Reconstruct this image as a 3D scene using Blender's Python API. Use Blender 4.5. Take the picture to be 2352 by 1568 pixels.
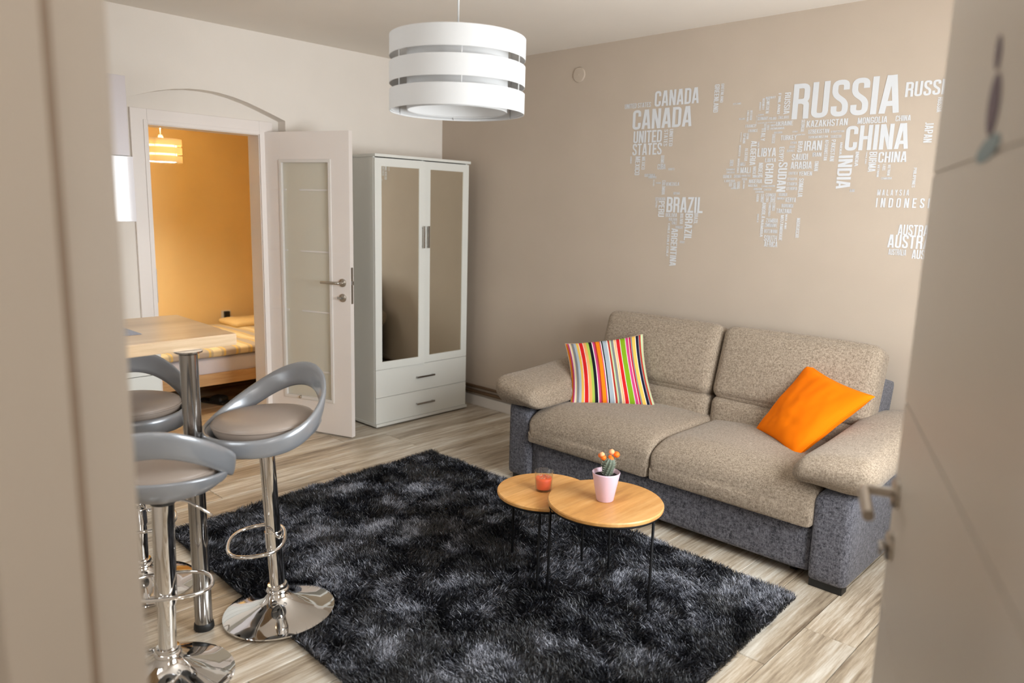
import bpy, bmesh, math, random
import numpy as np
from mathutils import Vector, Matrix, noise

for o in list(bpy.data.objects): bpy.data.objects.remove(o)
C = bpy.context.scene.collection
S = bpy.context.scene

# ------------------------------------------------------------------ camera
cam_d = bpy.data.cameras.new('camera'); cam = bpy.data.objects.new('camera', cam_d); C.objects.link(cam)
cam_d.sensor_width = 36; cam_d.lens = 26.2216; cam_d.clip_start = .02
rr = Vector((0.72287, 0.69049, 0.02616)); uu = Vector((-0.13879, 0.108, 0.98442)); ff = Vector((-0.6769, 0.71524, -0.1739))
cam.matrix_world = Matrix(((rr.x, uu.x, -ff.x, 4.4987), (rr.y, uu.y, -ff.y, -3.9104), (rr.z, uu.z, -ff.z, 1.5), (0, 0, 0, 1)))
cam_d.dof.use_dof = True; cam_d.dof.focus_distance = 3.4; cam_d.dof.aperture_fstop = 2.0
S.camera = cam
# ------------------------------------------------------------------ world, light, exposure
S.view_settings.view_transform = 'Standard'; S.view_settings.look = 'None'
S.view_settings.gamma = 1; S.view_settings.use_curve_mapping = False
S.view_settings.exposure = 0.42
W = bpy.data.worlds.new('world'); S.world = W; W.use_nodes = True
bg = W.node_tree.nodes['Background']; bg.inputs[0].default_value = (.80, .90, 1, 1); bg.inputs[1].default_value = 2.0
def area(name, loc, direction, sx, sy, power, col):
    l = bpy.data.lights.new(name, 'AREA'); l.shape = 'RECTANGLE'; l.size = sx; l.size_y = sy; l.energy = power; l.color = col
    o = bpy.data.objects.new(name, l); C.objects.link(o); o.location = loc
    o.rotation_euler = Vector(direction).to_track_quat('-Z', 'Y').to_euler(); return o
def point(name, loc, power, col, r):
    l = bpy.data.lights.new(name, 'POINT'); l.energy = power; l.color = col; l.shadow_soft_size = r
    o = bpy.data.objects.new(name, l); C.objects.link(o); o.location = loc; return o
area('daylight_east', (4.80, -1.58, 1.52), (-1, 0, .10), 1.5, 1.25, 108, (.95, .975, 1.0))
area('fill_south', (2.30, -4.42, 1.62), (.34, .94, -.10), 1.1, 1.1, 20, (.95, .975, 1.0))  # added fill through an invented window, lifts the left wall
point('bedroom_bulb', (-1.14, -1.67, 1.86), 78, (1, .93, .74), .05)
point('hall_fill', (5.15, -4.05, 2.25), 15, (1, .98, .96), .08)  # added fill, no lamp known here; set to brighten the latch jamb

# ------------------------------------------------------------------ helpers
def link(o, parent=None):
    C.objects.link(o)
    if parent: o.parent = parent
    return o
def tag(o, label=None, cat=None, group=None, kind=None):
    if label: o['label'] = label
    if cat: o['category'] = cat
    if group: o['group'] = group
    if kind: o['kind'] = kind
    return o
def empty(name, loc, rz=0, label=None, cat=None, group=None, kind=None):
    o = bpy.data.objects.new(name, None); o.empty_display_size = .05
    o.location = loc; o.rotation_euler = (0, 0, rz); link(o); tag(o, label, cat, group, kind); return o
def mesh(name, verts, faces, mat, parent=None, smooth=False, auto=None):
    me = bpy.data.meshes.new(name); me.from_pydata([tuple(v) for v in verts], [], faces); me.validate(); me.update()
    if len(verts) < 60000:
        bm = bmesh.new(); bm.from_mesh(me); bmesh.ops.recalc_face_normals(bm, faces=bm.faces[:]); bm.to_mesh(me); bm.free()
    if mat: me.materials.append(mat)
    if smooth:
        for p in me.polygons: p.use_smooth = True
        if auto is not None: me.set_sharp_from_angle(angle=math.radians(auto))
    return link(bpy.data.objects.new(name, me), parent)
class MB:
    """collects shapes into one mesh"""
    def __init__(s): s.v = []; s.f = []
    def add(s, v, f):
        n = len(s.v); s.v += [Vector(x) for x in v]; s.f += [tuple(i + n for i in q) for q in f]; return s
    def box(s, x0, x1, y0, y1, z0, z1, bev=0):
        if bev <= 0:
            v = [(x, y, z) for x in (x0, x1) for y in (y0, y1) for z in (z0, z1)]
            return s.add(v, [(0, 1, 3, 2), (4, 6, 7, 5), (0, 4, 5, 1), (2, 3, 7, 6), (0, 2, 6, 4), (1, 5, 7, 3)])
        bm = bmesh.new(); bmesh.ops.create_cube(bm, size=1)
        for q in bm.verts: q.co = Vector(((x0 + x1) / 2 + q.co.x * (x1 - x0), (y0 + y1) / 2 + q.co.y * (y1 - y0), (z0 + z1) / 2 + q.co.z * (z1 - z0)))
        bmesh.ops.bevel(bm, geom=bm.edges[:], offset=bev, segments=2, affect='EDGES', profile=.7)
        bm.verts.index_update(); s.add([q.co.copy() for q in bm.verts], [[q.index for q in f.verts] for f in bm.faces]); bm.free(); return s
    def lathe(s, prof, n=48, c=(0, 0, 0), closed=False):
        v = []; f = []; m = len(prof)
        for i in range(n):
            a = 2 * math.pi * i / n
            for r, z in prof: v.append((c[0] + r * math.cos(a), c[1] + r * math.sin(a), c[2] + z))
        for i in range(n):
            j = (i + 1) % n
            for k in range(m if closed else m - 1):
                k2 = (k + 1) % m
                f.append((i * m + k, j * m + k, j * m + k2, i * m + k2))
        return s.add(v, f)
    def tube(s, pts, r, n=12, closed=False, caps=True):
        pts = [Vector(p) for p in pts]; m = len(pts); v = []; f = []; up = None
        for i, p in enumerate(pts):
            a = pts[(i - 1) % m] if (closed or i > 0) else p; b = pts[(i + 1) % m] if (closed or i < m - 1) else p
            t = (b - a).normalized()
            if up is None: up = t.orthogonal().normalized()
            up = (up - t * up.dot(t)).normalized(); w = t.cross(up)
            rad = r[i] if isinstance(r, (list, tuple)) else r
            for k in range(n):
                q = 2 * math.pi * k / n; v.append(p + (up * math.cos(q) + w * math.sin(q)) * rad)
        for i in range(m if closed else m - 1):
            j = (i + 1) % m
            for k in range(n): f.append((i * n + k, i * n + (k + 1) % n, j * n + (k + 1) % n, j * n + k))
        if caps and not closed: f.append(tuple(range(n))[::-1]); f.append(tuple(range((m - 1) * n, m * n)))
        return s.add(v, f)
    def xf(s, M): s.v = [M @ q for q in s.v]; return s
    def build(s, name, mat, parent=None, smooth=False, auto=None): return mesh(name, s.v, s.f, mat, parent, smooth, auto)
def prism_y(poly, y0, y1):
    """polygon in (x, z) extruded along y"""
    n = len(poly); v = [(a, y0, b) for a, b in poly] + [(a, y1, b) for a, b in poly]
    f = [tuple(range(n))[::-1], tuple(range(n, 2 * n))] + [(i, (i + 1) % n, n + (i + 1) % n, n + i) for i in range(n)]
    return v, f
def extrude_holes(outer, holes, x0, x1, name, mat, parent=None, axis='x'):
    """planar outline (a, z) with holes, extruded along an axis"""
    bm = bmesh.new(); es = []
    for lp in [outer] + holes:
        vs = [bm.verts.new((x0, a, b) if axis == 'x' else (a, x0, b)) for a, b in lp]
        for i in range(len(vs)): es.append(bm.edges.new((vs[i], vs[(i + 1) % len(vs)])))
    r = bmesh.ops.triangle_fill(bm, use_beauty=True, use_dissolve=False, edges=es)
    g = bmesh.ops.extrude_face_region(bm, geom=bm.faces[:])
    d = Vector((x1 - x0, 0, 0)) if axis == 'x' else Vector((0, x1 - x0, 0))
    bmesh.ops.translate(bm, verts=[q for q in g['geom'] if isinstance(q, bmesh.types.BMVert)], vec=d)
    bmesh.ops.recalc_face_normals(bm, faces=bm.faces[:])
    me = bpy.data.meshes.new(name); bm.to_mesh(me); bm.free(); me.materials.append(mat)
    return link(bpy.data.objects.new(name, me), parent)
def softbox(dx, dy, dz, r=.04, puff=(0, 0, 0), n=18, shape=None):
    """rounded, stuffed box centred on the origin; puff swells each face"""
    hx, hy, hz = dx / 2, dy / 2, dz / 2; bm = bmesh.new(); bmesh.ops.create_cube(bm, size=2)
    bmesh.ops.subdivide_edges(bm, edges=bm.edges[:], cuts=n, use_grid_fill=True)
    for q in bm.verts:
        u = q.co.copy()
        # more samples near the edges
        e = Vector([math.copysign(1 - (1 - abs(c)) ** 1.5, c) if abs(c) < 1 else c for c in u])
        p = Vector((e.x * hx, e.y * hy, e.z * hz))
        inn = Vector((max(-hx + r, min(hx - r, p.x)), max(-hy + r, min(hy - r, p.y)), max(-hz + r, min(hz - r, p.z))))
        d = p - inn
        if d.length > 1e-9: p = inn + d.normalized() * r
        p.x += math.copysign(puff[0] * (1 - e.y ** 2) * (1 - e.z ** 2) * abs(e.x) ** 2, e.x)
        p.y += math.copysign(puff[1] * (1 - e.x ** 2) * (1 - e.z ** 2) * abs(e.y) ** 2, e.y)
        p.z += math.copysign(puff[2] * (1 - e.x ** 4) * (1 - e.y ** 4) * abs(e.z) ** 2, e.z)
        if shape: p = Vector(shape(p, e))
        q.co = p
    bm.verts.index_update(); m = MB(); m.add([q.co.copy() for q in bm.verts], [[q.index for q in f.verts] for f in bm.faces]); bm.free(); return m
def copy_tree(o, parent=None):
    c = o.copy(); C.objects.link(c); c.parent = parent
    for ch in [k for k in bpy.data.objects if k.parent == o]: copy_tree(ch, c)
    return c

# ------------------------------------------------------------------ materials
def nt(name):
    m = bpy.data.materials.new(name); m.use_nodes = True; t = m.node_tree; return m, t, t.nodes['Principled BSDF']
def N(t, k, **kw):
    n = t.nodes.new(k)
    for a, b in kw.items(): setattr(n, a, b)
    return n
def coords(t, scale=(1, 1, 1), rot=(0, 0, 0), out='Object'):
    c = N(t, 'ShaderNodeTexCoord'); mp = N(t, 'ShaderNodeMapping'); mp.inputs['Scale'].default_value = scale; mp.inputs['Rotation'].default_value = rot
    t.links.new(c.outputs[out], mp.inputs[0]); return mp.outputs[0]
def noise_n(t, vec, scale, detail=4, rough=.5):
    n = N(t, 'ShaderNodeTexNoise'); n.inputs['Scale'].default_value = scale; n.inputs['Detail'].default_value = detail; n.inputs['Roughness'].default_value = rough
    if vec: t.links.new(vec, n.inputs['Vector'])
    return n.outputs['Fac']
def ramp(t, fac, stops, interp='LINEAR'):
    r = N(t, 'ShaderNodeValToRGB'); r.color_ramp.interpolation = interp; e = r.color_ramp.elements
    while len(e) < len(stops): e.new(.5)
    for q, (p, c) in zip(e, sorted(stops, key=lambda z: z[0])): q.position = p; q.color = (*c[:3], 1)
    t.links.new(fac, r.inputs[0]); return r.outputs[0]
def bump(t, b, h, st=.2, dist=.01):
    n = N(t, 'ShaderNodeBump'); n.inputs['Strength'].default_value = st; n.inputs['Distance'].default_value = dist
    t.links.new(h, n.inputs['Height']); t.links.new(n.outputs[0], b.inputs['Normal'])
def srgb(r, g, b):
    f = lambda c: (c / 255 / 12.92) if c / 255 <= .04045 else ((c / 255 + .055) / 1.055) ** 2.4
    return (f(r), f(g), f(b))
def plain(name, col, rough=.5, metal=0, spec=.5, coat=0, noise_amt=.03, bmp=0, bscale=200):
    m, t, b = nt(name)
    b.inputs['Roughness'].default_value = rough; b.inputs['Metallic'].default_value = metal
    b.inputs['Specular IOR Level'].default_value = spec; b.inputs['Coat Weight'].default_value = coat
    f = noise_n(t, coords(t), 3, 3)
    k0 = tuple(c * (1 - noise_amt) for c in col); k1 = tuple(min(1, c * (1 + noise_amt)) for c in col)
    t.links.new(ramp(t, f, [(.35, k0), (.65, k1)]), b.inputs['Base Color'])
    if bmp: bump(t, b, noise_n(t, coords(t), bscale, 3), bmp, .002)
    return m
M = {}
M['wall_cream'] = plain('wall_cream', srgb(236, 228, 219), .85, spec=.15, noise_amt=.015, bmp=.15, bscale=120)
M['wall_beige'] = plain('wall_beige', srgb(190, 175, 159), .85, spec=.15, noise_amt=.02, bmp=.15, bscale=120)
M['ceiling'] = plain('ceiling_paint', srgb(238, 230, 220), .9, spec=.1, noise_amt=.01)
M['wall_yellow'] = plain('wall_yellow', srgb(235, 205, 152), .85, spec=.15, noise_amt=.02)
M['white'] = plain('white_lacquer', srgb(226, 220, 214), .32, noise_amt=.01)
M['white_door'] = plain('white_door_film', srgb(238, 229, 223), .38, noise_amt=.01)
M['fg_door'] = plain('cream_door_film', srgb(204, 195, 183), .4, noise_amt=.01)
M['white_mel'] = plain('white_melamine', srgb(226, 226, 220), .4, noise_amt=.01)
M['gloss_white'] = plain('gloss_white_front', srgb(226, 222, 226), .06, coat=.6, noise_amt=.005)
M['satin_grey'] = plain('satin_pale_grey', srgb(206, 198, 200), .35, noise_amt=.01)
M['vinyl'] = plain('white_vinyl_letters', srgb(212, 214, 217), .6, noise_amt=.005)
M['chrome'] = plain('chrome', (.80, .79, .78), .045, metal=1, noise_amt=.01)
M['steel'] = plain('brushed_steel', (.42, .41, .40), .15, metal=1, noise_amt=.05)
M['nickel'] = plain('satin_nickel', (.50, .46, .41), .28, metal=1, noise_amt=.05)
M['silver'] = plain('silver_plastic', srgb(150, 153, 158), .30, metal=.35, coat=.25, noise_amt=.02)
M['taupe_pad'] = plain('taupe_leatherette', srgb(156, 142, 131), .42, noise_amt=.03, bmp=.1, bscale=260)
M['black_metal'] = plain('black_wire', (.004, .004, .005), .6, spec=.2)
M['black_plastic'] = plain('black_plastic', (.01, .01, .01), .5)
M['dark_gap'] = plain('dark_gap', (.03, .03, .03), .8)
M['shade'] = plain('white_shade_fabric', srgb(205, 204, 203), .8, spec=.1, noise_amt=.01, bmp=.1, bscale=500)
M['bulb'] = plain('white_bulb', (.8, .8, .8), .3)
M['soil'] = plain('soil', (.012, .009, .007), .95, noise_amt=.4, bmp=.8, bscale=90)
M['pot'] = plain('pink_ceramic', srgb(226, 196, 212), .35, noise_amt=.01)
M['cactus'] = plain('cactus_green', srgb(100, 110, 96), .7, noise_amt=.15)
M['spine'] = plain('cactus_spine', srgb(190, 190, 170), .7)
M['bloom'] = plain('orange_cactus_bloom', srgb(250, 112, 10), .6, noise_amt=.12, bmp=.4, bscale=300)
M['bloom_pale'] = plain('pale_cactus_bloom', srgb(250, 170, 120), .6, noise_amt=.1)
M['copper'] = plain('dull_copper_pipe', srgb(108, 84, 62), .5, metal=.4, noise_amt=.1)
M['sheet'] = plain('white_sheet', srgb(215, 210, 215), .9, noise_amt=.03)
M['orange_cloth'] = plain('orange_cotton', srgb(255, 126, 0), .85, spec=.15, noise_amt=.03, bmp=.3, bscale=600)

def fabric(name, lo, hi, scale, bmp=.5, rot=0):
    m, t, b = nt(name); b.inputs['Roughness'].default_value = .95; b.inputs['Specular IOR Level'].default_value = .1
    b.inputs['Sheen Weight'].default_value = .15
    a = noise_n(t, coords(t, (1, .22, 1)), scale, 3, .7); c = noise_n(t, coords(t, (.22, 1, .4)), scale, 3, .7)
    w = noise_n(t, coords(t, (.6, .6, .25)), scale, 3, .7)
    x = N(t, 'ShaderNodeMath', operation='ADD'); t.links.new(a, x.inputs[0]); t.links.new(c, x.inputs[1])
    y = N(t, 'ShaderNodeMath', operation='ADD'); t.links.new(x.outputs[0], y.inputs[0]); t.links.new(w, y.inputs[1])
    z = N(t, 'ShaderNodeMath', operation='DIVIDE'); t.links.new(y.outputs[0], z.inputs[0]); z.inputs[1].default_value = 3
    t.links.new(ramp(t, z.outputs[0], [(.40, lo), (.60, hi)]), b.inputs['Base Color'])
    bump(t, b, z.outputs[0], bmp, .003); return m
M['sofa_beige'] = fabric('beige_woven_fabric', srgb(116, 102, 87), srgb(180, 164, 145), 300)
M['sofa_grey'] = fabric('charcoal_tweed_fabric', srgb(52, 52, 57), srgb(128, 127, 135), 230)

def wood(name, lo, mid, hi, axis, scale=6, rough=.45, rnd=True, stretch=.06, coat=0):
    m, t, b = nt(name); b.inputs['Roughness'].default_value = rough; b.inputs['Coat Weight'].default_value = coat
    sc = [1, 1, 1]; sc[axis] = stretch
    c = N(t, 'ShaderNodeTexCoord'); oi = N(t, 'ShaderNodeObjectInfo')
    ad = N(t, 'ShaderNodeVectorMath', operation='ADD'); mu = N(t, 'ShaderNodeVectorMath', operation='SCALE')
    cb = N(t, 'ShaderNodeCombineXYZ')
    for i in range(3): t.links.new(oi.outputs['Random'], cb.inputs[i])
    t.links.new(cb.outputs[0], mu.inputs[0]); mu.inputs['Scale'].default_value = 37 if rnd else 0
    t.links.new(c.outputs['Object'], ad.inputs[0]); t.links.new(mu.outputs[0], ad.inputs[1])
    mp = N(t, 'ShaderNodeMapping'); mp.inputs['Scale'].default_value = sc; t.links.new(ad.outputs[0], mp.inputs[0])
    big = noise_n(t, mp.outputs[0], scale, 6, .65); fine = noise_n(t, mp.outputs[0], scale * 9, 5, .7)
    mx = N(t, 'ShaderNodeMix', data_type='FLOAT'); mx.inputs[0].default_value = .42
    t.links.new(big, mx.inputs[2]); t.links.new(fine, mx.inputs[3])
    col = ramp(t, mx.outputs[0], [(.36, lo), (.48, mid), (.62, hi)])
    hs = N(t, 'ShaderNodeHueSaturation'); t.links.new(col, hs.inputs['Color'])
    mr = N(t, 'ShaderNodeMapRange'); t.links.new(oi.outputs['Random'], mr.inputs[0]); mr.inputs[3].default_value = .86; mr.inputs[4].default_value = 1.12
    if rnd: t.links.new(mr.outputs[0], hs.inputs['Value'])
    t.links.new(hs.outputs[0], b.inputs['Base Color'])
    bump(t, b, mx.outputs[0], .12, .002); return m
M['plank'] = wood('rustic_oak_laminate', srgb(124, 107, 88), srgb(188, 172, 150), srgb(234, 229, 218), 1, 9, .33, stretch=.055)
M['plank_far'] = wood('bedroom_oak_laminate', srgb(130, 106, 80), srgb(176, 150, 118), srgb(206, 188, 158), 1, 7, .4, stretch=.07)
M['oak'] = wood('oak_table_top', srgb(180, 126, 66), srgb(206, 150, 84), srgb(224, 174, 112), 1, 5, .38, stretch=.1)
t = M['oak'].node_tree; b = t.nodes['Principled BSDF']; src = b.inputs['Base Color'].links[0].from_socket        # glued staves
bk = N(t, 'ShaderNodeTexBrick'); bk.offset = .37; bk.inputs['Color1'].default_value = (1, 1, 1, 1); bk.inputs['Color2'].default_value = (.80, .76, .70, 1)
bk.inputs['Mortar'].default_value = (.9, .88, .84, 1); bk.inputs['Mortar Size'].default_value = .0; bk.inputs['Scale'].default_value = 1; bk.inputs['Brick Width'].default_value = .26; bk.inputs['Row Height'].default_value = .055
t.links.new(coords(t, (1, 1, 1), (0, 0, math.radians(90))), bk.inputs['Vector'])
mx = N(t, 'ShaderNodeMix', data_type='RGBA', blend_type='MULTIPLY'); mx.inputs[0].default_value = .8; t.links.new(src, mx.inputs[6]); t.links.new(bk.outputs['Color'], mx.inputs[7]); t.links.new(mx.outputs[2], b.inputs['Base Color'])
M['oak_pale'] = wood('pale_oak_worktop', srgb(188, 158, 122), srgb(206, 176, 138), srgb(220, 194, 160), 1, 8, .28, rnd=False, stretch=.05)
M['bed_wood'] = wood('bed_birch', srgb(170, 130, 84), srgb(196, 156, 108), srgb(212, 176, 130), 1, 6, .5)

def frosted():
    m, t, b = nt('frosted_glass'); b.inputs['Base Color'].default_value = (*srgb(238, 232, 217), 1); b.inputs['Roughness'].default_value = .16
    b.inputs['Specular IOR Level'].default_value = .7
    tr = N(t, 'ShaderNodeBsdfTranslucent'); tr.inputs[0].default_value = (.75, .72, .64, 1); mx = N(t, 'ShaderNodeMixShader'); mx.inputs[0].default_value = .35
    t.links.new(b.outputs[0], mx.inputs[1]); t.links.new(tr.outputs[0], mx.inputs[2]); t.links.new(mx.outputs[0], t.nodes['Material Output'].inputs[0]); return m
M['frosted'] = frosted()
def clear(name, tint=(1, 1, 1), refl=.5):
    m, t, b = nt(name); t.nodes.remove(b); g = N(t, 'ShaderNodeBsdfGlossy'); g.inputs['Roughness'].default_value = .02
    tr = N(t, 'ShaderNodeBsdfTransparent'); tr.inputs[0].default_value = (*tint, 1); lw = N(t, 'ShaderNodeLayerWeight'); lw.inputs[0].default_value = .5
    pw = N(t, 'ShaderNodeMath', operation='POWER'); pw.inputs[1].default_value = 4; t.links.new(lw.outputs['Facing'], pw.inputs[0])
    fr = N(t, 'ShaderNodeMath', operation='MULTIPLY_ADD'); fr.inputs[1].default_value = .85; fr.inputs[2].default_value = .08; t.links.new(pw.outputs[0], fr.inputs[0])
    mx = N(t, 'ShaderNodeMixShader'); t.links.new(fr.outputs[0], mx.inputs[0]); t.links.new(tr.outputs[0], mx.inputs[1]); t.links.new(g.outputs[0], mx.inputs[2])
    t.links.new(mx.outputs[0], t.nodes['Material Output'].inputs[0]); return m
M['glass'] = clear('clear_glass', (.97, .98, .98))
m, t, b = nt('mirror_glass'); b.inputs['Metallic'].default_value = 1; b.inputs['Roughness'].default_value = .01; b.inputs['Base Color'].default_value = (.80, .78, .70, 1); M['mirror'] = m
m, t, b = nt('candle_wax'); b.inputs['Base Color'].default_value = (*srgb(252, 104, 60), 1); b.inputs['Roughness'].default_value = .5
b.inputs['Subsurface Weight'].default_value = .15; b.inputs['Subsurface Scale'].default_value = .01; M['wax'] = m
m, t, b = nt('lit_shade_fabric'); b.inputs['Base Color'].default_value = (.85, .75, .6, 1); b.inputs['Roughness'].default_value = .8
tr = N(t, 'ShaderNodeBsdfTranslucent'); tr.inputs[0].default_value = (.9, .8, .6, 1); mx = N(t, 'ShaderNodeMixShader'); mx.inputs[0].default_value = .5
t.links.new(b.outputs[0], mx.inputs[1]); t.links.new(tr.outputs[0], mx.inputs[2]); t.links.new(mx.outputs[0], t.nodes['Material Output'].inputs[0]); M['lit_shade'] = m
m, t, b = nt('glowing_bulb'); b.inputs['Emission Color'].default_value = (1, .75, .4, 1); b.inputs['Emission Strength'].default_value = 12; M['glow'] = m

def stripes_mat():
    m, t, b = nt('striped_cotton'); b.inputs['Roughness'].default_value = .85; b.inputs['Specular IOR Level'].default_value = .15
    K = dict(o=(246, 140, 24), mg=(206, 70, 130), w=(240, 232, 224), g=(132, 132, 134), lb=(172, 184, 194), y=(236, 190, 90), r=(216, 38, 40), lo=(244, 176, 110),
             lg=(176, 200, 90), k=(26, 26, 38), dr=(180, 60, 44), pg=(196, 216, 172), cr=(240, 214, 170), gr=(134, 172, 30), cm=(196, 20, 60), n=(22, 24, 48))
    L = [('o', 8), ('mg', 10), ('w', 5), ('cr', 8), ('g', 14), ('lb', 14), ('y', 14), ('w', 4), ('r', 22), ('w', 4), ('lo', 14), ('y', 5), ('lg', 14), ('k', 18), ('w', 5), ('mg', 12), ('dr', 8), ('o', 22),
         ('mg', 6), ('w', 5), ('k', 8), ('lb', 26), ('w', 4), ('dr', 12), ('pg', 8), ('g', 16), ('cr', 8), ('lo', 6), ('w', 4), ('r', 20), ('w', 4), ('gr', 28), ('w', 5), ('mg', 16), ('w', 4),
         ('cm', 8), ('g', 10), ('y', 20), ('w', 4), ('n', 14), ('g', 6), ('dr', 10), ('pg', 14)]
    tot = sum(w for _, w in L); x = 0; A = []
    for k, w in L: A.append((x / tot, srgb(*K[k]))); x += w
    h = 22; mid = A[h][0]
    uv = N(t, 'ShaderNodeUVMap'); sp = N(t, 'ShaderNodeSeparateXYZ'); t.links.new(uv.outputs[0], sp.inputs[0])
    c1 = ramp(t, sp.outputs[0], A[:h], 'CONSTANT'); c2 = ramp(t, sp.outputs[0], A[h:], 'CONSTANT')
    gt = N(t, 'ShaderNodeMath', operation='GREATER_THAN'); gt.inputs[1].default_value = mid; t.links.new(sp.outputs[0], gt.inputs[0])
    mx = N(t, 'ShaderNodeMix', data_type='RGBA'); t.links.new(gt.outputs[0], mx.inputs[0]); t.links.new(c1, mx.inputs[6]); t.links.new(c2, mx.inputs[7])
    t.links.new(mx.outputs[2], b.inputs['Base Color']); bump(t, b, noise_n(t, coords(t), 500, 2), .2, .002); return m
M['stripes'] = stripes_mat()
def blanket_mat():
    m, t, b = nt('patchwork_bedspread'); b.inputs['Roughness'].default_value = .9
    uv = coords(t, (1, 1, 1)); wv = N(t, 'ShaderNodeTexWave', wave_type='BANDS', bands_direction='Y'); wv.inputs['Scale'].default_value = 1.7; wv.inputs['Distortion'].default_value = 3.5; wv.inputs['Detail'].default_value = 0
    wv.inputs['Detail Scale'].default_value = .6; t.links.new(uv, wv.inputs['Vector'])
    c = ramp(t, wv.outputs['Fac'], [(0, srgb(190, 176, 160)), (.3, srgb(228, 196, 120)), (.55, srgb(206, 186, 150)), (.8, srgb(234, 214, 170))], 'CONSTANT')
    t.links.new(c, b.inputs['Base Color']); return m
M['blanket'] = blanket_mat()
def rug_mat():
    m, t, b = nt('silver_black_shag'); b.inputs['Roughness'].default_value = .42; b.inputs['Specular IOR Level'].default_value = .6
    at = N(t, 'ShaderNodeAttribute', attribute_name='tone'); 
    t.links.new(ramp(t, at.outputs['Fac'], [(0, (.003, .003, .004)), (.42, (.016, .017, .023)), (.70, (.10, .105, .13)), (1, (.56, .58, .66))]), b.inputs['Base Color']); return m
M['rug'] = rug_mat()
M['rug_back'] = plain('rug_backing', (.012, .012, .016), .9)

# ================================================================== THE SETTING
CEIL = 2.534
wdir = Vector((-.94, -.341, 0)); wn = Vector((-.341, .94, 0))     # the slanted entrance wall and its normal into the room
HJ = Vector((4.455, -3.335, 0)); JJ = HJ + wdir * .877    # hinge jamb and latch jamb
PR = HJ - wdir * .16; PL = HJ + wdir * 4.75
fl = empty('floor', (0, 0, 0), kind='structure')
sub = MB().box(-2.3, 6.2, -6.0, .1, -.09, -.012).build('underfloor', M['dark_gap'], fl)
rnd = random.Random(4)
PW = .187
def plank_me(wx, ly, mat, g=.0012):
    mb = MB(); b = .002
    x0, x1, y0, y1 = g, wx - g, g, ly - g
    v = [(x0, y0, -.012), (x1, y0, -.012), (x1, y1, -.012), (x0, y1, -.012), (x0, y0, -b), (x1, y0, -b), (x1, y1, -b), (x0, y1, -b), (x0 + b, y0 + b, 0), (x1 - b, y0 + b, 0), (x1 - b, y1 - b, 0), (x0 + b, y1 - b, 0)]
    f = [(0, 3, 2, 1)] + [(i, (i + 1) % 4, 4 + (i + 1) % 4, 4 + i) for i in range(4)] + [(4 + i, 4 + (i + 1) % 4, 8 + (i + 1) % 4, 8 + i) for i in range(4)] + [(8, 9, 10, 11)]
    me = bpy.data.meshes.new('plank'); me.from_pydata(v, [], f); me.materials.append(mat); return me
cache = {}
def plank(x, y, ly, mat):
    k = (round(ly, 3), mat.name)
    if k not in cache: cache[k] = plank_me(PW, ly, mat)
    o = bpy.data.objects.new('plank', cache[k]); o.location = (x, y, 0); link(o, fl)
ncol = 30
for i in range(ncol):
    x = i * PW; off = rnd.choice((0, .33, .66, .99, .5)); y = 0
    # ends stop at the slanted wall (runs on into the hall at the doorway)
    yend = -3.335 - (4.455 - x) * .363 - .02 if x < 3.55 else -5.0
    y = -off if off else -1.29
    ys = [0.0]; c = -off if off > .05 else -1.29
    while c > yend + .15: ys.append(c); c -= 1.29
    ys.append(yend)
    for a, b2 in zip(ys[:-1], ys[1:]): plank(x, b2, round(a - b2, 3), M['plank'])
for i in range(10):                     # bedroom floor and the threshold strip
    x = -.215 - (i + 1) * PW; c = -.9 - .3 * (i % 3)
    plank(x, c, round(-.10 - c, 3), M['plank_far']); plank(x, c - 1.29, 1.29, M['plank_far']); plank(x, -3.9, round(c - 1.29 + 3.9, 3), M['plank_far'])
MB().box(-.215, 0, -2.16, -1.48, -.012, -.0005).build('threshold', M['plank_far'], fl)

ce = MB().box(-.215, 5.9, -6.0, 0, CEIL, CEIL + .1).build('ceiling', M['ceiling']); tag(ce, kind='structure')
cb = MB().box(-2.15, -.215, -4.0, 0.1, 2.40, 2.50).build('ceiling_bedroom', M['wall_yellow']); tag(cb, kind='structure')
# left wall: outer leaf with the segmental arch niche, inner leaf with the door opening
arc = [(-1.333, 0), (-1.333, 2.022), (-1.385, 2.041), (-1.439, 2.060), (-1.51, 2.084), (-1.583, 2.107), (-1.68, 2.130), (-1.774, 2.144), (-1.86, 2.1475), (-1.946, 2.144), (-2.04, 2.130), (-2.137, 2.107), (-2.21, 2.084), (-2.281, 2.060), (-2.335, 2.041), (-2.387, 2.022), (-2.387, 0)]
outer = [(0, -.02), (0, CEIL), (-5.2, CEIL), (-5.2, -.02)]
outl = [(0, -.02), (-1.333, -.02)] + arc[1:-1] + [(-2.387, -.02), (-5.2, -.02), (-5.2, CEIL), (0, CEIL)]
w = extrude_holes(outl, [], -.09, 0, 'wall_left', M['wall_cream']); tag(w, kind='structure')
inn = [(0.1, -.02), (-1.475, -.02), (-1.475, 1.935), (-2.165, 1.935), (-2.165, -.02), (-4.0, -.02), (-4.0, CEIL), (0.1, CEIL)]
w2 = extrude_holes(inn, [], -.15, -.0902, 'wall_niche_back', M['wall_cream']); tag(w2, kind='structure')
w3 = extrude_holes(inn, [], -.215, -.1502, 'wall_bedroom_side', M['wall_yellow']); tag(w3, kind='structure')
w = MB().box(-.09, 5.0, 0, .12, -.02, CEIL).build('wall_back', M['wall_beige']); tag(w, kind='structure')
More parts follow.
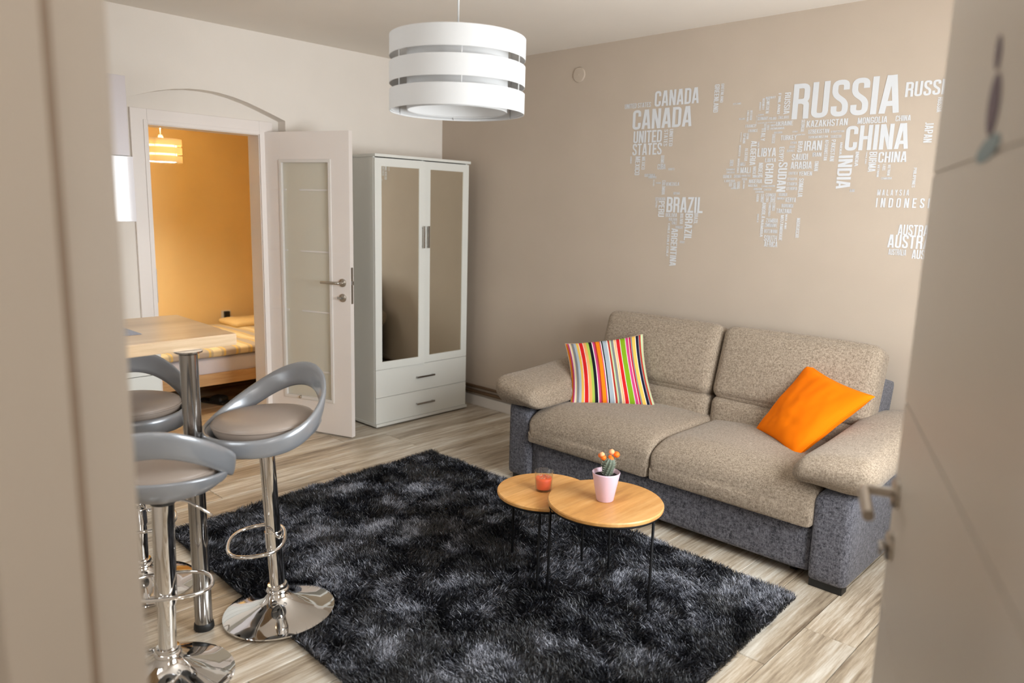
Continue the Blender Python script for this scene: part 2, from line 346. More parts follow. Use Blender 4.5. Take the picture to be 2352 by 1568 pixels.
# right wall with the window
wy0, wy1, wz0, wz1 = -2.33, -.83, .88, 2.05
w = extrude_holes([(0, -.02), (0, CEIL), (-3.27, CEIL), (-3.27, -.02)], [[(wy0 + .004, wz0 + .004), (wy1 - .004, wz0 + .004), (wy1 - .004, wz1 - .004), (wy0 + .004, wz1 - .004)]], 4.605, 4.78, 'wall_right', M['wall_cream']); tag(w, kind='structure')
def window(name, origin, ux, width, z0, z1, inward):
    """casement window in a wall: ux runs along the wall, inward points into the room"""
    e = empty(name, origin, kind='structure'); ux = Vector(ux); inw = Vector(inward)
    Mx = Matrix(((ux.x, inw.x, 0, 0), (ux.y, inw.y, 0, 0), (0, 0, 1, 0), (0, 0, 0, 1)))
    m = MB(); F = .055
    for a in ((0, width, z0, z0 + F), (0, width, z1 - F, z1), (0, F, z0, z1), (width - F, width, z0, z1), (width / 2 - .04, width / 2 + .04, z0, z1)):
        m.box(a[0], a[1], -.09, -.03, a[2], a[3], .004)
    m.xf(Mx).build('window_frame', M['white'], e)
    for a, b2 in ((F, width / 2 - .04), (width / 2 + .04, width - F)): MB().box(a, b2, -.065, -.060, z0 + F, z1 - F).xf(Mx).build('pane', M['glass'], e)
    MB().box(-.05, width + .05, -.02, .10, z0 - .03, z0, .004).xf(Mx).build('window_sill', M['white'], e)
    return e
window('window_1', (4.605, wy0, 0), (0, 1, 0), wy1 - wy0, wz0, wz1, (-1, 0, 0))
# slanted entrance wall, built in its own frame: a = distance along wdir from the hinge jamb
def slant_pt(a, d, z): return HJ + wdir * a + wn * d + Vector((0, 0, z))
def slant(mb):
    Mx = Matrix(((wdir.x, wn.x, 0, HJ.x), (wdir.y, wn.y, 0, HJ.y), (0, 0, 1, 0), (0, 0, 0, 1))); return mb.xf(Mx)
OW = (JJ - HJ).length
wa0, wa1, wzb, wzt = 1.78, 2.88, 1.10, 2.12       # unseen second window, added for the south fill light, beyond the bar table
def wallpiece(a0, a1, z0, z1, nm='wall_entrance'):
    o = slant(MB().box(a0, a1, -.16, 0, z0, z1)).build(nm, M['wall_cream']); tag(o, kind='structure')
slant_parts = MB()
for a0, a1, z0, z1 in ((-1.2, -.0, -.02, CEIL), (0, OW, 2.02, CEIL), (OW, wa0, -.02, CEIL), (wa0, wa1, -.02, wzb), (wa0, wa1, wzt, CEIL), (wa1, 4.75, -.02, CEIL)):
    slant_parts.box(a0, a1, -.16, 0, z0, z1)
o = slant(slant_parts).build('wall_entrance', M['wall_cream']); tag(o, kind='structure')
window('fill_window', tuple(slant_pt(wa0, 0, 0)), tuple(wdir), wa1 - wa0, wzb, wzt, tuple(wn))
# entrance door frame (trim) on both jambs and head, with a stop rebate
tr = empty('door_frame_entrance', (0, 0, 0), kind='structure')
def jamb(a0, a1, nm):
    slant(MB().box(a0, a1, -.165, .004, 0, 2.03, .003)).build(nm, M['fg_door'], tr)
jamb(OW - .012, OW + .012, 'jamb_lining'); jamb(-.012, .012, 'jamb_lining')
slant(MB().box(OW - .036, OW - .012, -.155, -.072, 0, 2.01, .004)).build('door_stop', M['fg_door'], tr)
M['jamb_shade'] = plain('jamb_seam_shade', srgb(160, 143, 126), .7)
slant(MB().box(OW - .030, OW - .012, -.072, -.058, 0, 2.01, .003)).build('jamb_shade_strip', M['jamb_shade'], tr)  # added strip, its darker colour stands in for the shaded seam
slant(MB().box(OW - .012, OW + .065, .000, .016, 0, 2.09, .004)).build('architrave', M['fg_door'], tr)
slant(MB().box(OW - .012, OW + .065, -.178, -.161, 0, 2.09, .004)).build('architrave', M['fg_door'], tr)
slant(MB().box(-.065, .012, -.178, -.161, 0, 2.09, .004)).build('architrave', M['fg_door'], tr)
slant(MB().box(0, OW, -.165, .004, 2.01, 2.04, .003)).build('head_lining', M['fg_door'], tr)
# hall behind the camera
for nm, bx in (('wall_hall_right', (5.5, 5.6, -6, -3.05)), ('wall_hall_back', (2.0, 5.6, -5.9, -5.8)), ('wall_hall_left', (2.6, 2.7, -6, -4.19))):
    o = MB().box(*bx, -.02, CEIL).build(nm, M['wall_cream']); tag(o, kind='structure')
# bedroom walls
for nm, bx in (('wall_bedroom_back', (-2.05, -1.95, -4.0, 0)), ('wall_bedroom_north', (-2.05, -.215, -.10, 0)), ('wall_bedroom_south', (-2.05, -.215, -4.0, -3.9))):
    o = MB().box(*bx, -.02, 2.42).build(nm, M['wall_yellow']); tag(o, kind='structure')
# baseboard, map wall only as far as the sofa shows it
o = MB().box(.0, 4.6, -.014, 0, 0, .078, .003).build('baseboard_back', M['white']); tag(o, kind='structure')
o = MB().box(0, .014, -1.333, -.014, 0, .078, .003).build('baseboard_left', M['white']); tag(o, kind='structure')
o = MB().box(4.591, 4.605, -3.25, -.014, 0, .078, .003).build('baseboard_right', M['white']); tag(o, kind='structure')
# bedroom door frame inside the niche
fr = empty('door_frame_bedroom', (-.09, -1.82, 0), kind='structure')
def fbox(nm, *b, bev=.003): return MB().box(b[0] + .09, b[1] + .09, b[2] + 1.82, b[3] + 1.82, b[4], b[5], bev).build(nm, M['white_door'], fr)
fbox('jamb_lining', -.22, -.078, -2.178, -2.160, 0, 1.93); fbox('jamb_lining', -.22, -.078, -1.480, -1.462, 0, 1.93)
fbox('head_lining', -.22, -.078, -2.178, -1.462, 1.925, 1.942)
fbox('architrave', -.090, -.072, -2.256, -2.165, 0, 2.013); fbox('architrave', -.090, -.072, -1.475, -1.385, 0, 2.013); fbox('architrave', -.090, -.072, -2.165, -1.475, 1.93, 2.013)
fbox('inner_bead', -.074, -.066, -2.187, -2.163, 0, 1.952, bev=.002); fbox('inner_bead', -.074, -.066, -1.477, -1.455, 0, 1.952, bev=.002); fbox('inner_bead', -.074, -.066, -2.163, -1.477, 1.930, 1.952, bev=.002)
sp = MB().box(.018, .0205, -.341, -.339, .90, 1.10).build('strike_plate', M['nickel'], fr)

# ------------------------------------------------------------------ doors
def lever(parent, x, y, z, side, drop=0, nose=1):
    """lever handle on the local -y (side=-1) or +y face; lever points to +x*nose"""
    e = MB().lathe([(0, 0), (.026, 0), (.026, .007), (.022, .010), (0, .010)], 28)
    Mx = Matrix.Translation((x, y, z)) @ Matrix.Rotation(math.radians(90 if side < 0 else -90), 4, 'X')
    rose = e.xf(Mx).build('handle', M['nickel'], parent, True, 40)
    s = side
    MB().tube([(x, y + s * .008, z), (x, y + s * .045, z), (x + nose * .006, y + s * .052, z), (x + nose * .018, y + s * .055, z), (x + nose * .13, y + s * .055, z)], [.0085, .0085, .0095, .0095, .009], 14).build('lever', M['nickel'], rose, True, 50)
    e = MB().lathe([(0, 0), (.026, 0), (.026, .007), (.022, .010), (0, .010)], 28).xf(Matrix.Translation((x, y, z - .096)) @ Matrix.Rotation(math.radians(90 if side < 0 else -90), 4, 'X'))
    kk = e.build('lock_rose', M['nickel'], parent, True, 40)
    MB().tube([(x, y + s * .010, z - .096), (x, y + s * .020, z - .096)], .008, 12).build('lock_knob', M['steel'], kk)
    MB().box(x + nose * .000, x + nose * .030, y + s * .020 - .002, y + s * .020 + .002, z - .102, z - .090, .001).build('thumb_turn', M['steel'], kk)
# bedroom door: local x from the hinge to the free edge, face at y=0 towards the camera
da = math.atan2(.343, .939)
LW = .705
d1 = empty('door_1', (.539 - LW * math.cos(da), -1.219 - LW * math.sin(da), 0), da, kind='structure')
gx0, gx1, gz0, gz1 = .180, .555, .236, 1.764
Z0, Z1, T = .010, 1.948, .036
grooves = [.418, .813, 1.202, 1.589]
for nm, a in (('stile', (0, gx0, Z0, Z1)), ('stile', (gx1, LW, Z0, Z1)), ('rail', (gx0, gx1, Z0, gz0)), ('rail', (gx0, gx1, gz1, Z1))):
    MB().box(a[0], a[1], .0018, T - .0018, a[2], a[3]).build(nm, M['white_door'], d1)
g = .0022
zz = [Z0] + grooves + [Z1]
for z0, z1 in zip(zz[:-1], zz[1:]):
    for x0, x1 in ((0, gx0 - .002), (gx1 + .002, LW)):
        for y0, y1 in ((0, .003), (T - .003, T)):
            MB().box(x0, x1, y0, y1, z0 + g / 2, z1 - g / 2, .0008).build('panel', M['white_door'], d1)
for z0, z1 in ((Z0 + g, gz0 - .001), (gz1 + .001, Z1 - g)):
    for y0, y1 in ((0, .003), (T - .003, T)): MB().box(gx0 - .002, gx1 + .002, y0, y1, z0, z1).build('panel', M['white_door'], d1)
MB().box(gx0 - .002, gx1 + .002, T / 2 - .003, T / 2 + .003, gz0 - .002, gz1 + .002).build('frosted_pane', M['frosted'], d1)
bd = MB()
for a in ((gx0 - .014, gx0 + .006, gz0 - .014, gz1 + .014), (gx1 - .006, gx1 + .014, gz0 - .014, gz1 + .014), (gx0, gx1, gz0 - .014, gz0 + .006), (gx0, gx1, gz1 - .006, gz1 + .014)):
    bd.box(a[0], a[1], -.006, T / 2 - .004, a[2], a[3], .003)
bd.build('glazing_bead', M['white'], d1)
for z in grooves:
    MB().box(gx0 + .62 * (gx1 - gx0) - .10, gx1 - .006, T / 2 - .0065, T / 2 - .003, z - .005, z + .005, .001).build('glass_bar', M['white'], d1)
    MB().box(gx0 + .006, gx0 + .028, T / 2 - .0065, T / 2 - .003, z - .005, z + .005, .001).build('glass_bar', M['white'], d1)
lever(d1, LW - .056, -.0, 1.017, -1, nose=-1)
MB().box(LW - .0005, LW + .0012, .008, .028, .885, 1.115).build('lock_faceplate', M['steel'], d1)
MB().box(LW, LW + .010, .010, .024, 1.005, 1.030, .002).build('latch_bolt', M['steel'], d1)
for z in (.25, 1.70): MB().tube([(-.008, -.006, z - .04), (-.008, -.006, z + .04)], .007, 10).build('hinge', M['nickel'], d1)
# small dark plug on the door, low down
MB().lathe([(0, 0), (.010, 0), (.010, .012), (.006, .016), (0, .016)], 14).xf(Matrix.Translation((.30, -.0, .235)) @ Matrix.Rotation(math.radians(90), 4, 'X')).build('door_bumper', M['nickel'], d1, True, 40)

# entrance door, open into the room at the right
ea = math.atan2(.927, -.375)
EW = .84
E0 = Vector((4.130, -2.520, 0)) - Vector((-.375, .927, 0)) * EW
d2 = empty('door_2', tuple(E0), ea, kind='structure')
# local x towards the free edge; local +y is (-.927,-.375): the face the camera sees
MB().box(0, EW, -.034, -.002, .008, 1.985).build('core', M['fg_door'], d2)
zz = [.008, .455, .825, 1.19, 1.575, 1.985]
for z0, z1 in zip(zz[:-1], zz[1:]):
    MB().box(0, EW, -.003, .001, z0 + .002, z1 - .002, .0012).build('panel', M['fg_door'], d2)
lever(d2, EW - .055, .001, 1.040, 1, nose=-1)
MB().box(EW - .0005, EW + .0012, -.028, -.008, .90, 1.13).build('lock_faceplate', M['steel'], d2)

# ================================================================== THINGS
# ------------------------------------------------------------------ wardrobe
wd = empty('wardrobe', (.235, -.555, 0), 0, 'tall white wardrobe with two mirrored doors and two drawers in the corner', 'wardrobe')
def wb(nm, x0, x1, y0, y1, z0, z1, mat='white_mel', bev=.0012, par=None):
    return MB().box(x0 - .235, x1 - .235, y0 + .555, y1 + .555, z0, z1, bev).build(nm, M[mat], par or wd)
X0, XF, Y0, Y1, WH = .022, .440, -.969, -.140, 1.8325
wb('side_panel', X0, XF, Y0, Y0 + .016, .012, WH - .018); wb('side_panel', X0, XF, Y1 - .016, Y1, .012, WH - .018)
wb('top_board', X0, .470, Y0 - .006, Y1 + .006, WH - .018, WH)
wb('back_panel', X0, X0 + .006, Y0 + .016, Y1 - .016, .03, WH - .018)
wb('bottom_board', X0, .470, Y0 - .004, Y1 + .004, .012, .030)
wb('shelf', X0 + .006, XF - .004, Y0 + .016, Y1 - .016, .395, .411)
wb('centre_post', .20, XF - .004, -.563, -.547, .411, WH - .018)
for yy in (Y0 + .05, Y1 - .05):
    for xx in (X0 + .05, .42): MB().lathe([(0, 0), (.018, 0), (.018, .013), (0, .013)], 16, (xx - .235, yy + .555, 0)).build('foot', M['black_plastic'], wd)
ym = -.5545
for side, (a, b2) in (('l', (Y0 + .001, ym - .0015)), ('r', (ym + .0015, Y1 - .001))):
    z0, z1 = .4075, 1.808; f = .052
    dm = MB()
    for bx in ((a, a + f, z0, z1), (b2 - f, b2, z0, z1), (a + f, b2 - f, z0, z0 + f), (a + f, b2 - f, z1 - f, z1)): dm.box(XF - .235, XF - .235 + .018, bx[0] + .555, bx[1] + .555, bx[2], bx[3])
    dm.box(XF - .235, XF - .235 + .009, a + f + .555, b2 - f + .555, z0 + f, z1 - f)
    d = dm.build('door', M['white_mel'], wd)
    MB().box(XF - .235 + .0095, XF - .235 + .0135, a + f + .555, b2 - f + .555, z0 + f, z1 - f).build('mirror_pane', M['mirror'], d)
    if side == 'l':
        hp = Vector((XF - .235, Y0 + .555, 0)); d.matrix_basis = Matrix.Translation(hp) @ Matrix.Rotation(math.radians(-2.0), 4, 'Z') @ Matrix.Translation(-hp)
    yh = (ym - .026 if side == 'l' else ym + .026) + .555
    hm = MB().box(.223 + .017, .223 + .025, yh - .006, yh + .006, 1.222, 1.373, .0015)
    for zq in (1.235, 1.360): hm.box(.222, .242, yh - .004, yh + .004, zq - .004, zq + .004)
    hm.build('handle', M['steel'], d)
for z0, z1, zh in ((.212, .4045, .314), (.032, .209, .119)):
    d = MB().box(XF - .235, XF - .235 + .018, Y0 + .001 + .555, Y1 - .001 + .555, z0, z1, .0012).build('drawer', M['white_mel'], wd)
    hm = MB().box(.240, .248, -.078 + .006, .092, zh - .006, zh + .006, .0015)
    for yq in (-.062, .082): hm.box(.222, .242, yq - .004, yq + .004, zh - .004, zh + .004)
    hm.build('handle', M['steel'], d)

# ------------------------------------------------------------------ pipes along the map wall
for i, (z, r, lab) in enumerate(((.152, .011, 'upper brown heating pipe running low along the beige wall'), (.112, .013, 'lower brown heating pipe resting on the white baseboard'))):
    p = MB().tube([(.03, -.020, z), (1.0, -.020, z - .002), (2.2, -.020, z), (4.55, -.020, z - .001)], r, 12).build('heating_pipe', M['copper'], None, True, 50)
    tag(p, lab, 'pipe', 'heating pipes behind the sofa')
bk = MB().box(.02, 4.59, -.006, 0, .086, .190, .002).build('trim_1', M['wall_beige']); tag(bk, kind='structure')
# ------------------------------------------------------------------ round cover plate on the beige wall
cv = empty('junction_cover', (1.332, 0, 2.363), 0, 'round painted junction box cover high on the beige wall', 'cover plate')
RX = Matrix.Rotation(math.radians(90), 4, 'X')
MB().lathe([(0, 0), (.048, 0), (.048, .004), (.044, .009), (0, .011)], 40).xf(RX).build('cover', M['wall_beige'], cv, True, 40)
MB().lathe([(0, .009), (.005, .009), (.004, .0135), (0, .014)], 14).xf(RX).build('screw', M['wall_beige'], cv)

# ------------------------------------------------------------------ world map of country names
s_ = .135; a_, b_, m_, o_, t_ = s_ / 2, .40 - s_ / 2, .5, s_ / 2, 1 - s_ / 2; R_ = .12
# strokes: points (x, y[, corner radius]); third element True closes the line
G = {
 'A': (.42, [[(.06, 0), (.175, 1)], [(.36, 0), (.245, 1)], [(.10, .26), (.32, .26)]]),
 'B': (.40, [[(a_, o_), (a_, t_), (b_, t_, R_), (b_, m_ + .03, R_), (a_, m_)], [(a_, m_), (b_, m_ - .03, R_), (b_, o_, R_), (a_, o_)], [(a_, 0), (a_, 1)]]),
 'C': (.40, [[(b_, .66), (b_, t_, R_), (a_, t_, R_), (a_, o_, R_), (b_, o_, R_), (b_, .34)]]),
 'D': (.40, [[(a_, o_), (b_, o_, R_), (b_, t_, R_), (a_, t_)], [(a_, 0), (a_, 1)]]),
 'E': (.36, [[(.36, o_), (a_, o_), (a_, t_), (.36, t_)], [(a_, m_), (.32, m_)]]),
 'F': (.36, [[(a_, 0), (a_, t_), (.36, t_)], [(a_, m_), (.32, m_)]]),
 'G': (.40, [[(b_, .68), (b_, t_, R_), (a_, t_, R_), (a_, o_, R_), (b_, o_, R_), (b_, .46), (.20, .46)]]),
 'H': (.41, [[(a_, 0), (a_, 1)], [(.41 - a_, 0), (.41 - a_, 1)], [(a_, m_), (.41 - a_, m_)]]),
 'I': (.135, [[(a_, 0), (a_, 1)]]),
 'J': (.28, [[(.28 - a_, 1), (.28 - a_, o_, R_), (0, o_)]]),
 'K': (.41, [[(a_, 0), (a_, 1)], [(a_ + .02, .40), (.35, 1)], [(.16, .55), (.36, 0)]]),
 'L': (.35, [[(a_, 1), (a_, o_), (.35, o_)]]),
 'M': (.52, [[(a_, 0), (a_, 1)], [(.52 - a_, 0), (.52 - a_, 1)], [(.10, 1), (.26, .05)], [(.42, 1), (.26, .05)]]),
 'N': (.42, [[(a_, 0), (a_, 1)], [(.42 - a_, 0), (.42 - a_, 1)], [(.09, 1), (.33, 0)]]),
 'O': (.40, [[(a_, .5), (a_, t_, R_), (b_, t_, R_), (b_, o_, R_), (a_, o_, R_), (a_, .5)]]),
 'P': (.40, [[(a_, 0), (a_, t_), (b_, t_, R_), (b_, .45, R_), (a_, .45)]]),
 'Q': (.40, [[(a_, .5), (a_, t_, R_), (b_, t_, R_), (b_, o_, R_), (a_, o_, R_), (a_, .5)], [(.2, .2), (.4, -.05)]]),
 'R': (.41, [[(a_, 0), (a_, t_), (b_, t_, R_), (b_, m_, R_), (a_, m_)], [(.23, m_), (b_, m_ - .06, .06), (b_ + .01, 0)]]),
 'S': (.39, [[(b_ - .01, .72), (b_ - .01, t_, R_), (a_, t_, R_), (a_, .60, R_), (b_ - .01, .38, R_), (b_ - .01, o_, R_), (a_, o_, R_), (a_, .29)]]),
 'T': (.38, [[(0, t_), (.38, t_)], [(.19, 0), (.19, 1)]]),
 'U': (.40, [[(a_, 1), (a_, o_, R_), (b_, o_, R_), (b_, 1)]]),
 'V': (.42, [[(.06, 1), (.18, 0)], [(.36, 1), (.24, 0)]]),
 'W': (.56, [[(.06, 1), (.15, 0)], [(.28, 1), (.17, 0)], [(.28, 1), (.39, 0)], [(.50, 1), (.41, 0)]]),
 'X': (.41, [[(.06, 0), (.35, 1)], [(.35, 0), (.06, 1)]]),
 'Y': (.42, [[(.06, 1), (.21, .42)], [(.36, 1), (.21, .42)], [(.21, 0), (.21, .48)]]),
 'Z': (.37, [[(0, t_), (.30, t_), (.07, o_), (.37, o_)]]),
}
def fillet(pts, seg=5):
    out = []
    for i, p in enumerate(pts):
        P = Vector((p[0], p[1]))
        if len(p) < 3 or i in (0, len(pts) - 1): out.append(P); continue
        A = Vector(pts[i - 1][:2]); B = Vector(pts[i + 1][:2]); r = p[2]
        la = (A - P).length; lb = (B - P).length; r1 = min(r, la * .5); r2 = min(r, lb * .5)
        s = P + (A - P).normalized() * r1; e = P + (B - P).normalized() * r2
        for k in range(seg + 1):
            q = k / seg; out.append(s * (1 - q) ** 2 + P * 2 * q * (1 - q) + e * q ** 2)
    return out
def stroke(pts, w):
    P = fillet(pts); n = len(P); L = []; R = []
    for i in range(n):
        d0 = (P[i] - P[i - 1]).normalized() if i else None; d1 = (P[i + 1] - P[i]).normalized() if i < n - 1 else None
        d0 = d0 or d1; d1 = d1 or d0
        n0 = Vector((-d0.y, d0.x)); n1 = Vector((-d1.y, d1.x)); mm = (n0 + n1)
        mm = mm.normalized() if mm.length > 1e-6 else n0; k = 1 / max(.45, mm.dot(n0))
        L.append(P[i] + mm * w / 2 * k); R.append(P[i] - mm * w / 2 * k)
    return L, R
def word(text, rot, x0, z0, x1, z1, parent, depth):
    spaced = text[0] == '*'; text = text.lstrip('*'); gap = .30 if spaced else .055
    tot = 0; pos = []
    for ch in text:
        if ch == '~': tot += .17; pos.append(None); continue
        pos.append(tot); tot += G[ch][0] + gap
    tot -= gap; mb = MB(); lay = 0
    for ch, p in zip(text, pos):
        if p is None: continue
        for st in G[ch][1]:
            L, R = stroke(st, s_); V = L + R; n = len(L); lay += 1; dd = depth - .0003 * (lay % 4)
            def T(q):
                u = max(0, min(1, (q.x + p) / tot)); v = max(0, min(1, q.y))
                if rot: return (x0 + v * (x1 - x0), dd, z1 - u * (z1 - z0))
                return (x0 + u * (x1 - x0), dd, z0 + v * (z1 - z0))
            mb.add([Vector(T(q)) - Vector((0, .00022 * (ii % n) / n, 0)) for ii, q in enumerate(V)], [(i, i + 1, n + i + 1, n + i) for i in range(n - 1)])
    return mb.build('word', M['vinyl'], parent)
wm = empty('world_map_decal', (0, 0, 0), 0, 'white lettering map of the world made of country names on the beige wall', 'wall decal')
WORDS = '''CANADA h 1.914 2.124 2.209 2.212
CANADA h 1.764 1.999 2.172 2.113
UNITED~STATES h 1.700 2.126 1.889 2.154
UNITED h 1.776 1.919 1.978 1.990
STATES h 1.774 1.847 1.983 1.915
UNITED r 2.029 1.892 2.054 1.990
STATES r 1.993 1.893 2.019 1.989
MEXICO r 1.798 1.728 1.834 1.840
MEXICO r 1.846 1.761 1.870 1.837
HAWAII r 1.760 1.799 1.772 1.841
CUBA h 1.961 1.760 2.016 1.791
BAHAMAS r 1.980 1.794 2.004 1.841
HAITI h 2.037 1.753 2.077 1.767
GUATEMALA h 1.871 1.717 1.946 1.735
HONDURAS h 1.901 1.708 1.958 1.721
GREENLAND r 2.304 2.065 2.334 2.215
GREENLAND r 2.343 2.116 2.361 2.217
ICELAND h 2.423 2.098 2.469 2.107
COLOMBIA r 2.000 1.612 2.022 1.696
VENEZUELA h 2.026 1.664 2.116 1.684
GUYANA h 2.081 1.613 2.124 1.628
PANAMA h 1.955 1.676 1.991 1.685
COSTA~RICA r 1.935 1.662 1.946 1.701
PERU r 1.984 1.481 2.026 1.574
ECUADOR h 1.959 1.577 2.029 1.596
PERU r 1.961 1.536 1.974 1.574
BRAZIL h 2.039 1.509 2.282 1.599
BOLIVIA h 2.037 1.482 2.116 1.505
BOLIVIA h 2.061 1.460 2.118 1.477
CHILE h 2.083 1.439 2.119 1.457
BRAZIL r 2.171 1.350 2.221 1.505
BOLIVIA r 2.136 1.443 2.157 1.504
BRAZIL r 2.229 1.446 2.254 1.508
PARAGUAY h 2.109 1.415 2.161 1.432
CHILE~CHILE~CHILE r 2.057 1.247 2.072 1.444
ARGENTINA r 2.084 1.193 2.128 1.416
URUGUAY h 2.145 1.331 2.179 1.345
RUSSIA h 2.760 2.000 3.281 2.176
RUSSIA h 3.300 2.069 3.505 2.136
RUSSIA r 3.443 1.991 3.464 2.057
JAPAN r 3.402 1.857 3.438 1.949
MONGOLIA h 3.096 1.958 3.233 1.988
CHINA h 3.270 1.961 3.337 1.987
KAZAKHSTAN h 2.843 1.956 3.049 1.989
CHINA h 3.046 1.832 3.339 1.951
CHINA h 3.211 1.771 3.339 1.821
BURMA r 3.168 1.728 3.204 1.823
THAILAND r 3.151 1.766 3.158 1.826
INDIA r 3.022 1.647 3.092 1.810
INDIA r 3.022 1.814 3.034 1.874
INDIA r 3.102 1.755 3.119 1.826
PAKISTAN r 2.978 1.783 3.000 1.889
AFGHANISTAN r 2.946 1.788 2.964 1.890
IRAN h 2.841 1.839 2.932 1.888
IRAN h 2.888 1.808 2.934 1.829
IRAQ r 2.807 1.833 2.832 1.889
OMAN r 2.903 1.736 2.924 1.785
SAUDI h 2.780 1.793 2.865 1.825
ARABIA h 2.778 1.748 2.890 1.785
YEMEN h 2.825 1.714 2.895 1.735
ERITREA h 2.771 1.719 2.819 1.734
UZBEKISTAN h 2.855 1.923 2.962 1.944
TURKMENISTAN h 2.858 1.900 2.958 1.912
KYRGYZSTAN h 2.971 1.923 3.036 1.933
TAJIKISTAN h 2.971 1.897 3.025 1.911
GEORGIA r 2.815 1.935 2.833 1.995
GEORGIA h 2.772 1.934 2.799 1.942
ARMENIA h 2.796 1.918 2.840 1.925
SOMALIA r 2.830 1.604 2.855 1.700
ETHIOPIA h 2.768 1.690 2.819 1.704
ETHIOPIA h 2.767 1.664 2.822 1.680
ETHIOPIA h 2.767 1.640 2.824 1.656
VIETNAM r 3.212 1.703 3.222 1.762
LAOS r 3.235 1.734 3.249 1.764
VIETNAM r 3.259 1.709 3.272 1.761
CAMBODIA h 3.235 1.691 3.283 1.702
PHILIPPINES r 3.375 1.653 3.389 1.744
*MALAYSIA h 3.224 1.615 3.367 1.643
*INDONESIA h 3.223 1.558 3.497 1.603
AUSTRALIA h 3.337 1.428 3.524 1.479
AUSTRALIA h 3.297 1.367 3.559 1.430
AUSTRALIA h 3.305 1.332 3.385 1.361
AUSTRALIA h 3.411 1.320 3.572 1.363
SRI~LANKA h 3.092 1.631 3.116 1.645
MADAGASCAR r 2.837 1.394 2.856 1.496
RUSSIA r 2.714 2.030 2.746 2.138
FINLAND r 2.679 2.033 2.694 2.138
UKRAINE h 2.679 1.971 2.771 1.994
BELARUS h 2.697 2.007 2.747 2.021
LATVIA h 2.688 2.006 2.695 2.025
SWEDEN r 2.615 2.040 2.633 2.115
NORWAY h 2.610 2.114 2.665 2.126
NORWAY r 2.592 2.060 2.606 2.119
NORWAY r 2.577 2.057 2.586 2.101
UNITED~KINGDOM r 2.527 2.011 2.541 2.062
ENGLAND r 2.510 2.005 2.521 2.062
IRELAND h 2.465 2.016 2.500 2.025
GERMANY h 2.573 2.007 2.632 2.024
POLAND h 2.637 2.005 2.678 2.019
DENMARK h 2.573 2.031 2.607 2.039
BELGIUM r 2.565 1.977 2.569 2.031
CZECH~REPUBLIC h 2.575 1.989 2.675 1.995
HUNGARY h 2.649 1.971 2.678 1.982
ROMANIA h 2.650 1.954 2.726 1.965
BULGARIA h 2.672 1.933 2.718 1.943
FRANCE h 2.506 1.972 2.566 1.988
FRANCE h 2.524 1.947 2.579 1.962
ITALY r 2.600 1.898 2.624 1.962
AUSTRIA r 2.612 1.955 2.626 1.987
CROATIA r 2.630 1.954 2.643 1.981
SPAIN r 2.497 1.890 2.512 1.944
PORTUGAL r 2.482 1.897 2.487 1.949
SPAIN r 2.516 1.912 2.530 1.944
GREECE r 2.663 1.882 2.680 1.931
TURKEY h 2.711 1.897 2.797 1.922
SYRIA h 2.766 1.876 2.800 1.888
JORDAN h 2.760 1.854 2.793 1.868
ISRAEL h 2.751 1.836 2.795 1.848
LIBYA h 2.588 1.816 2.692 1.861
LIBYA h 2.635 1.786 2.696 1.807
ALGERIA r 2.546 1.772 2.580 1.901
ALGERIA r 2.514 1.795 2.532 1.864
TUNISIA r 2.585 1.866 2.594 1.896
EGYPT r 2.709 1.787 2.736 1.863
MOROCCO r 2.478 1.822 2.489 1.881
CHAD r 2.641 1.673 2.686 1.779
SUDAN r 2.712 1.631 2.761 1.784
MALI h 2.496 1.730 2.556 1.762
MALI h 2.493 1.770 2.522 1.789
MAURITANIA r 2.475 1.732 2.488 1.810
NIGER r 2.569 1.707 2.587 1.765
NIGER r 2.600 1.713 2.625 1.784
SENEGAL r 2.430 1.768 2.451 1.804
GAMBIA h 2.412 1.747 2.463 1.757
GUINEA~BISSAU h 2.414 1.730 2.464 1.741
GUINEA h 2.395 1.705 2.446 1.723
GHANA h 2.460 1.706 2.501 1.723
BURKINA~FASO h 2.505 1.711 2.558 1.722
LIBERIA h 2.405 1.683 2.470 1.696
TOGO r 2.434 1.659 2.453 1.682
IVORY r 2.460 1.645 2.476 1.680
GHANA r 2.483 1.647 2.501 1.686
BENIN r 2.518 1.647 2.528 1.690
TOGO h 2.507 1.693 2.540 1.704
NIGERIA h 2.551 1.676 2.627 1.697
NIGERIA h 2.549 1.657 2.603 1.670
GUINEA h 2.447 1.645 2.492 1.653
CAMEROON h 2.627 1.656 2.702 1.666
CAMEROON h 2.641 1.638 2.683 1.648
GABON h 2.583 1.640 2.631 1.651
GABON h 2.595 1.625 2.641 1.635
NIGER h 2.574 1.706 2.628 1.718
GABON r 2.603 1.578 2.617 1.618
CONGO r 2.628 1.575 2.646 1.619
CONGO h 2.654 1.606 2.711 1.623
CONGO r 2.657 1.576 2.673 1.603
CONGO r 2.682 1.576 2.711 1.604
CONGO r 2.676 1.531 2.690 1.574
CONGO r 2.696 1.531 2.713 1.573
ANGOLA r 2.677 1.501 2.690 1.529
UGANDA h 2.727 1.609 2.774 1.625
RWANDA h 2.719 1.590 2.761 1.602
KENYA h 2.767 1.577 2.823 1.602
BURUNDI h 2.748 1.549 2.811 1.568
TANZANIA h 2.722 1.519 2.805 1.543
ANGOLA r 2.639 1.489 2.661 1.574
NAMIBIA r 2.640 1.389 2.656 1.484
ANGOLA r 2.616 1.467 2.626 1.513
ZAMBIA h 2.668 1.468 2.735 1.490
ZIMBABWE h 2.663 1.444 2.734 1.464
BOTSWANA h 2.663 1.412 2.738 1.432
MALAWI r 2.773 1.437 2.785 1.513
MOZAMBIQUE r 2.748 1.374 2.766 1.510
SOUTH h 2.665 1.369 2.738 1.400
AFRICA h 2.669 1.338 2.744 1.368'''
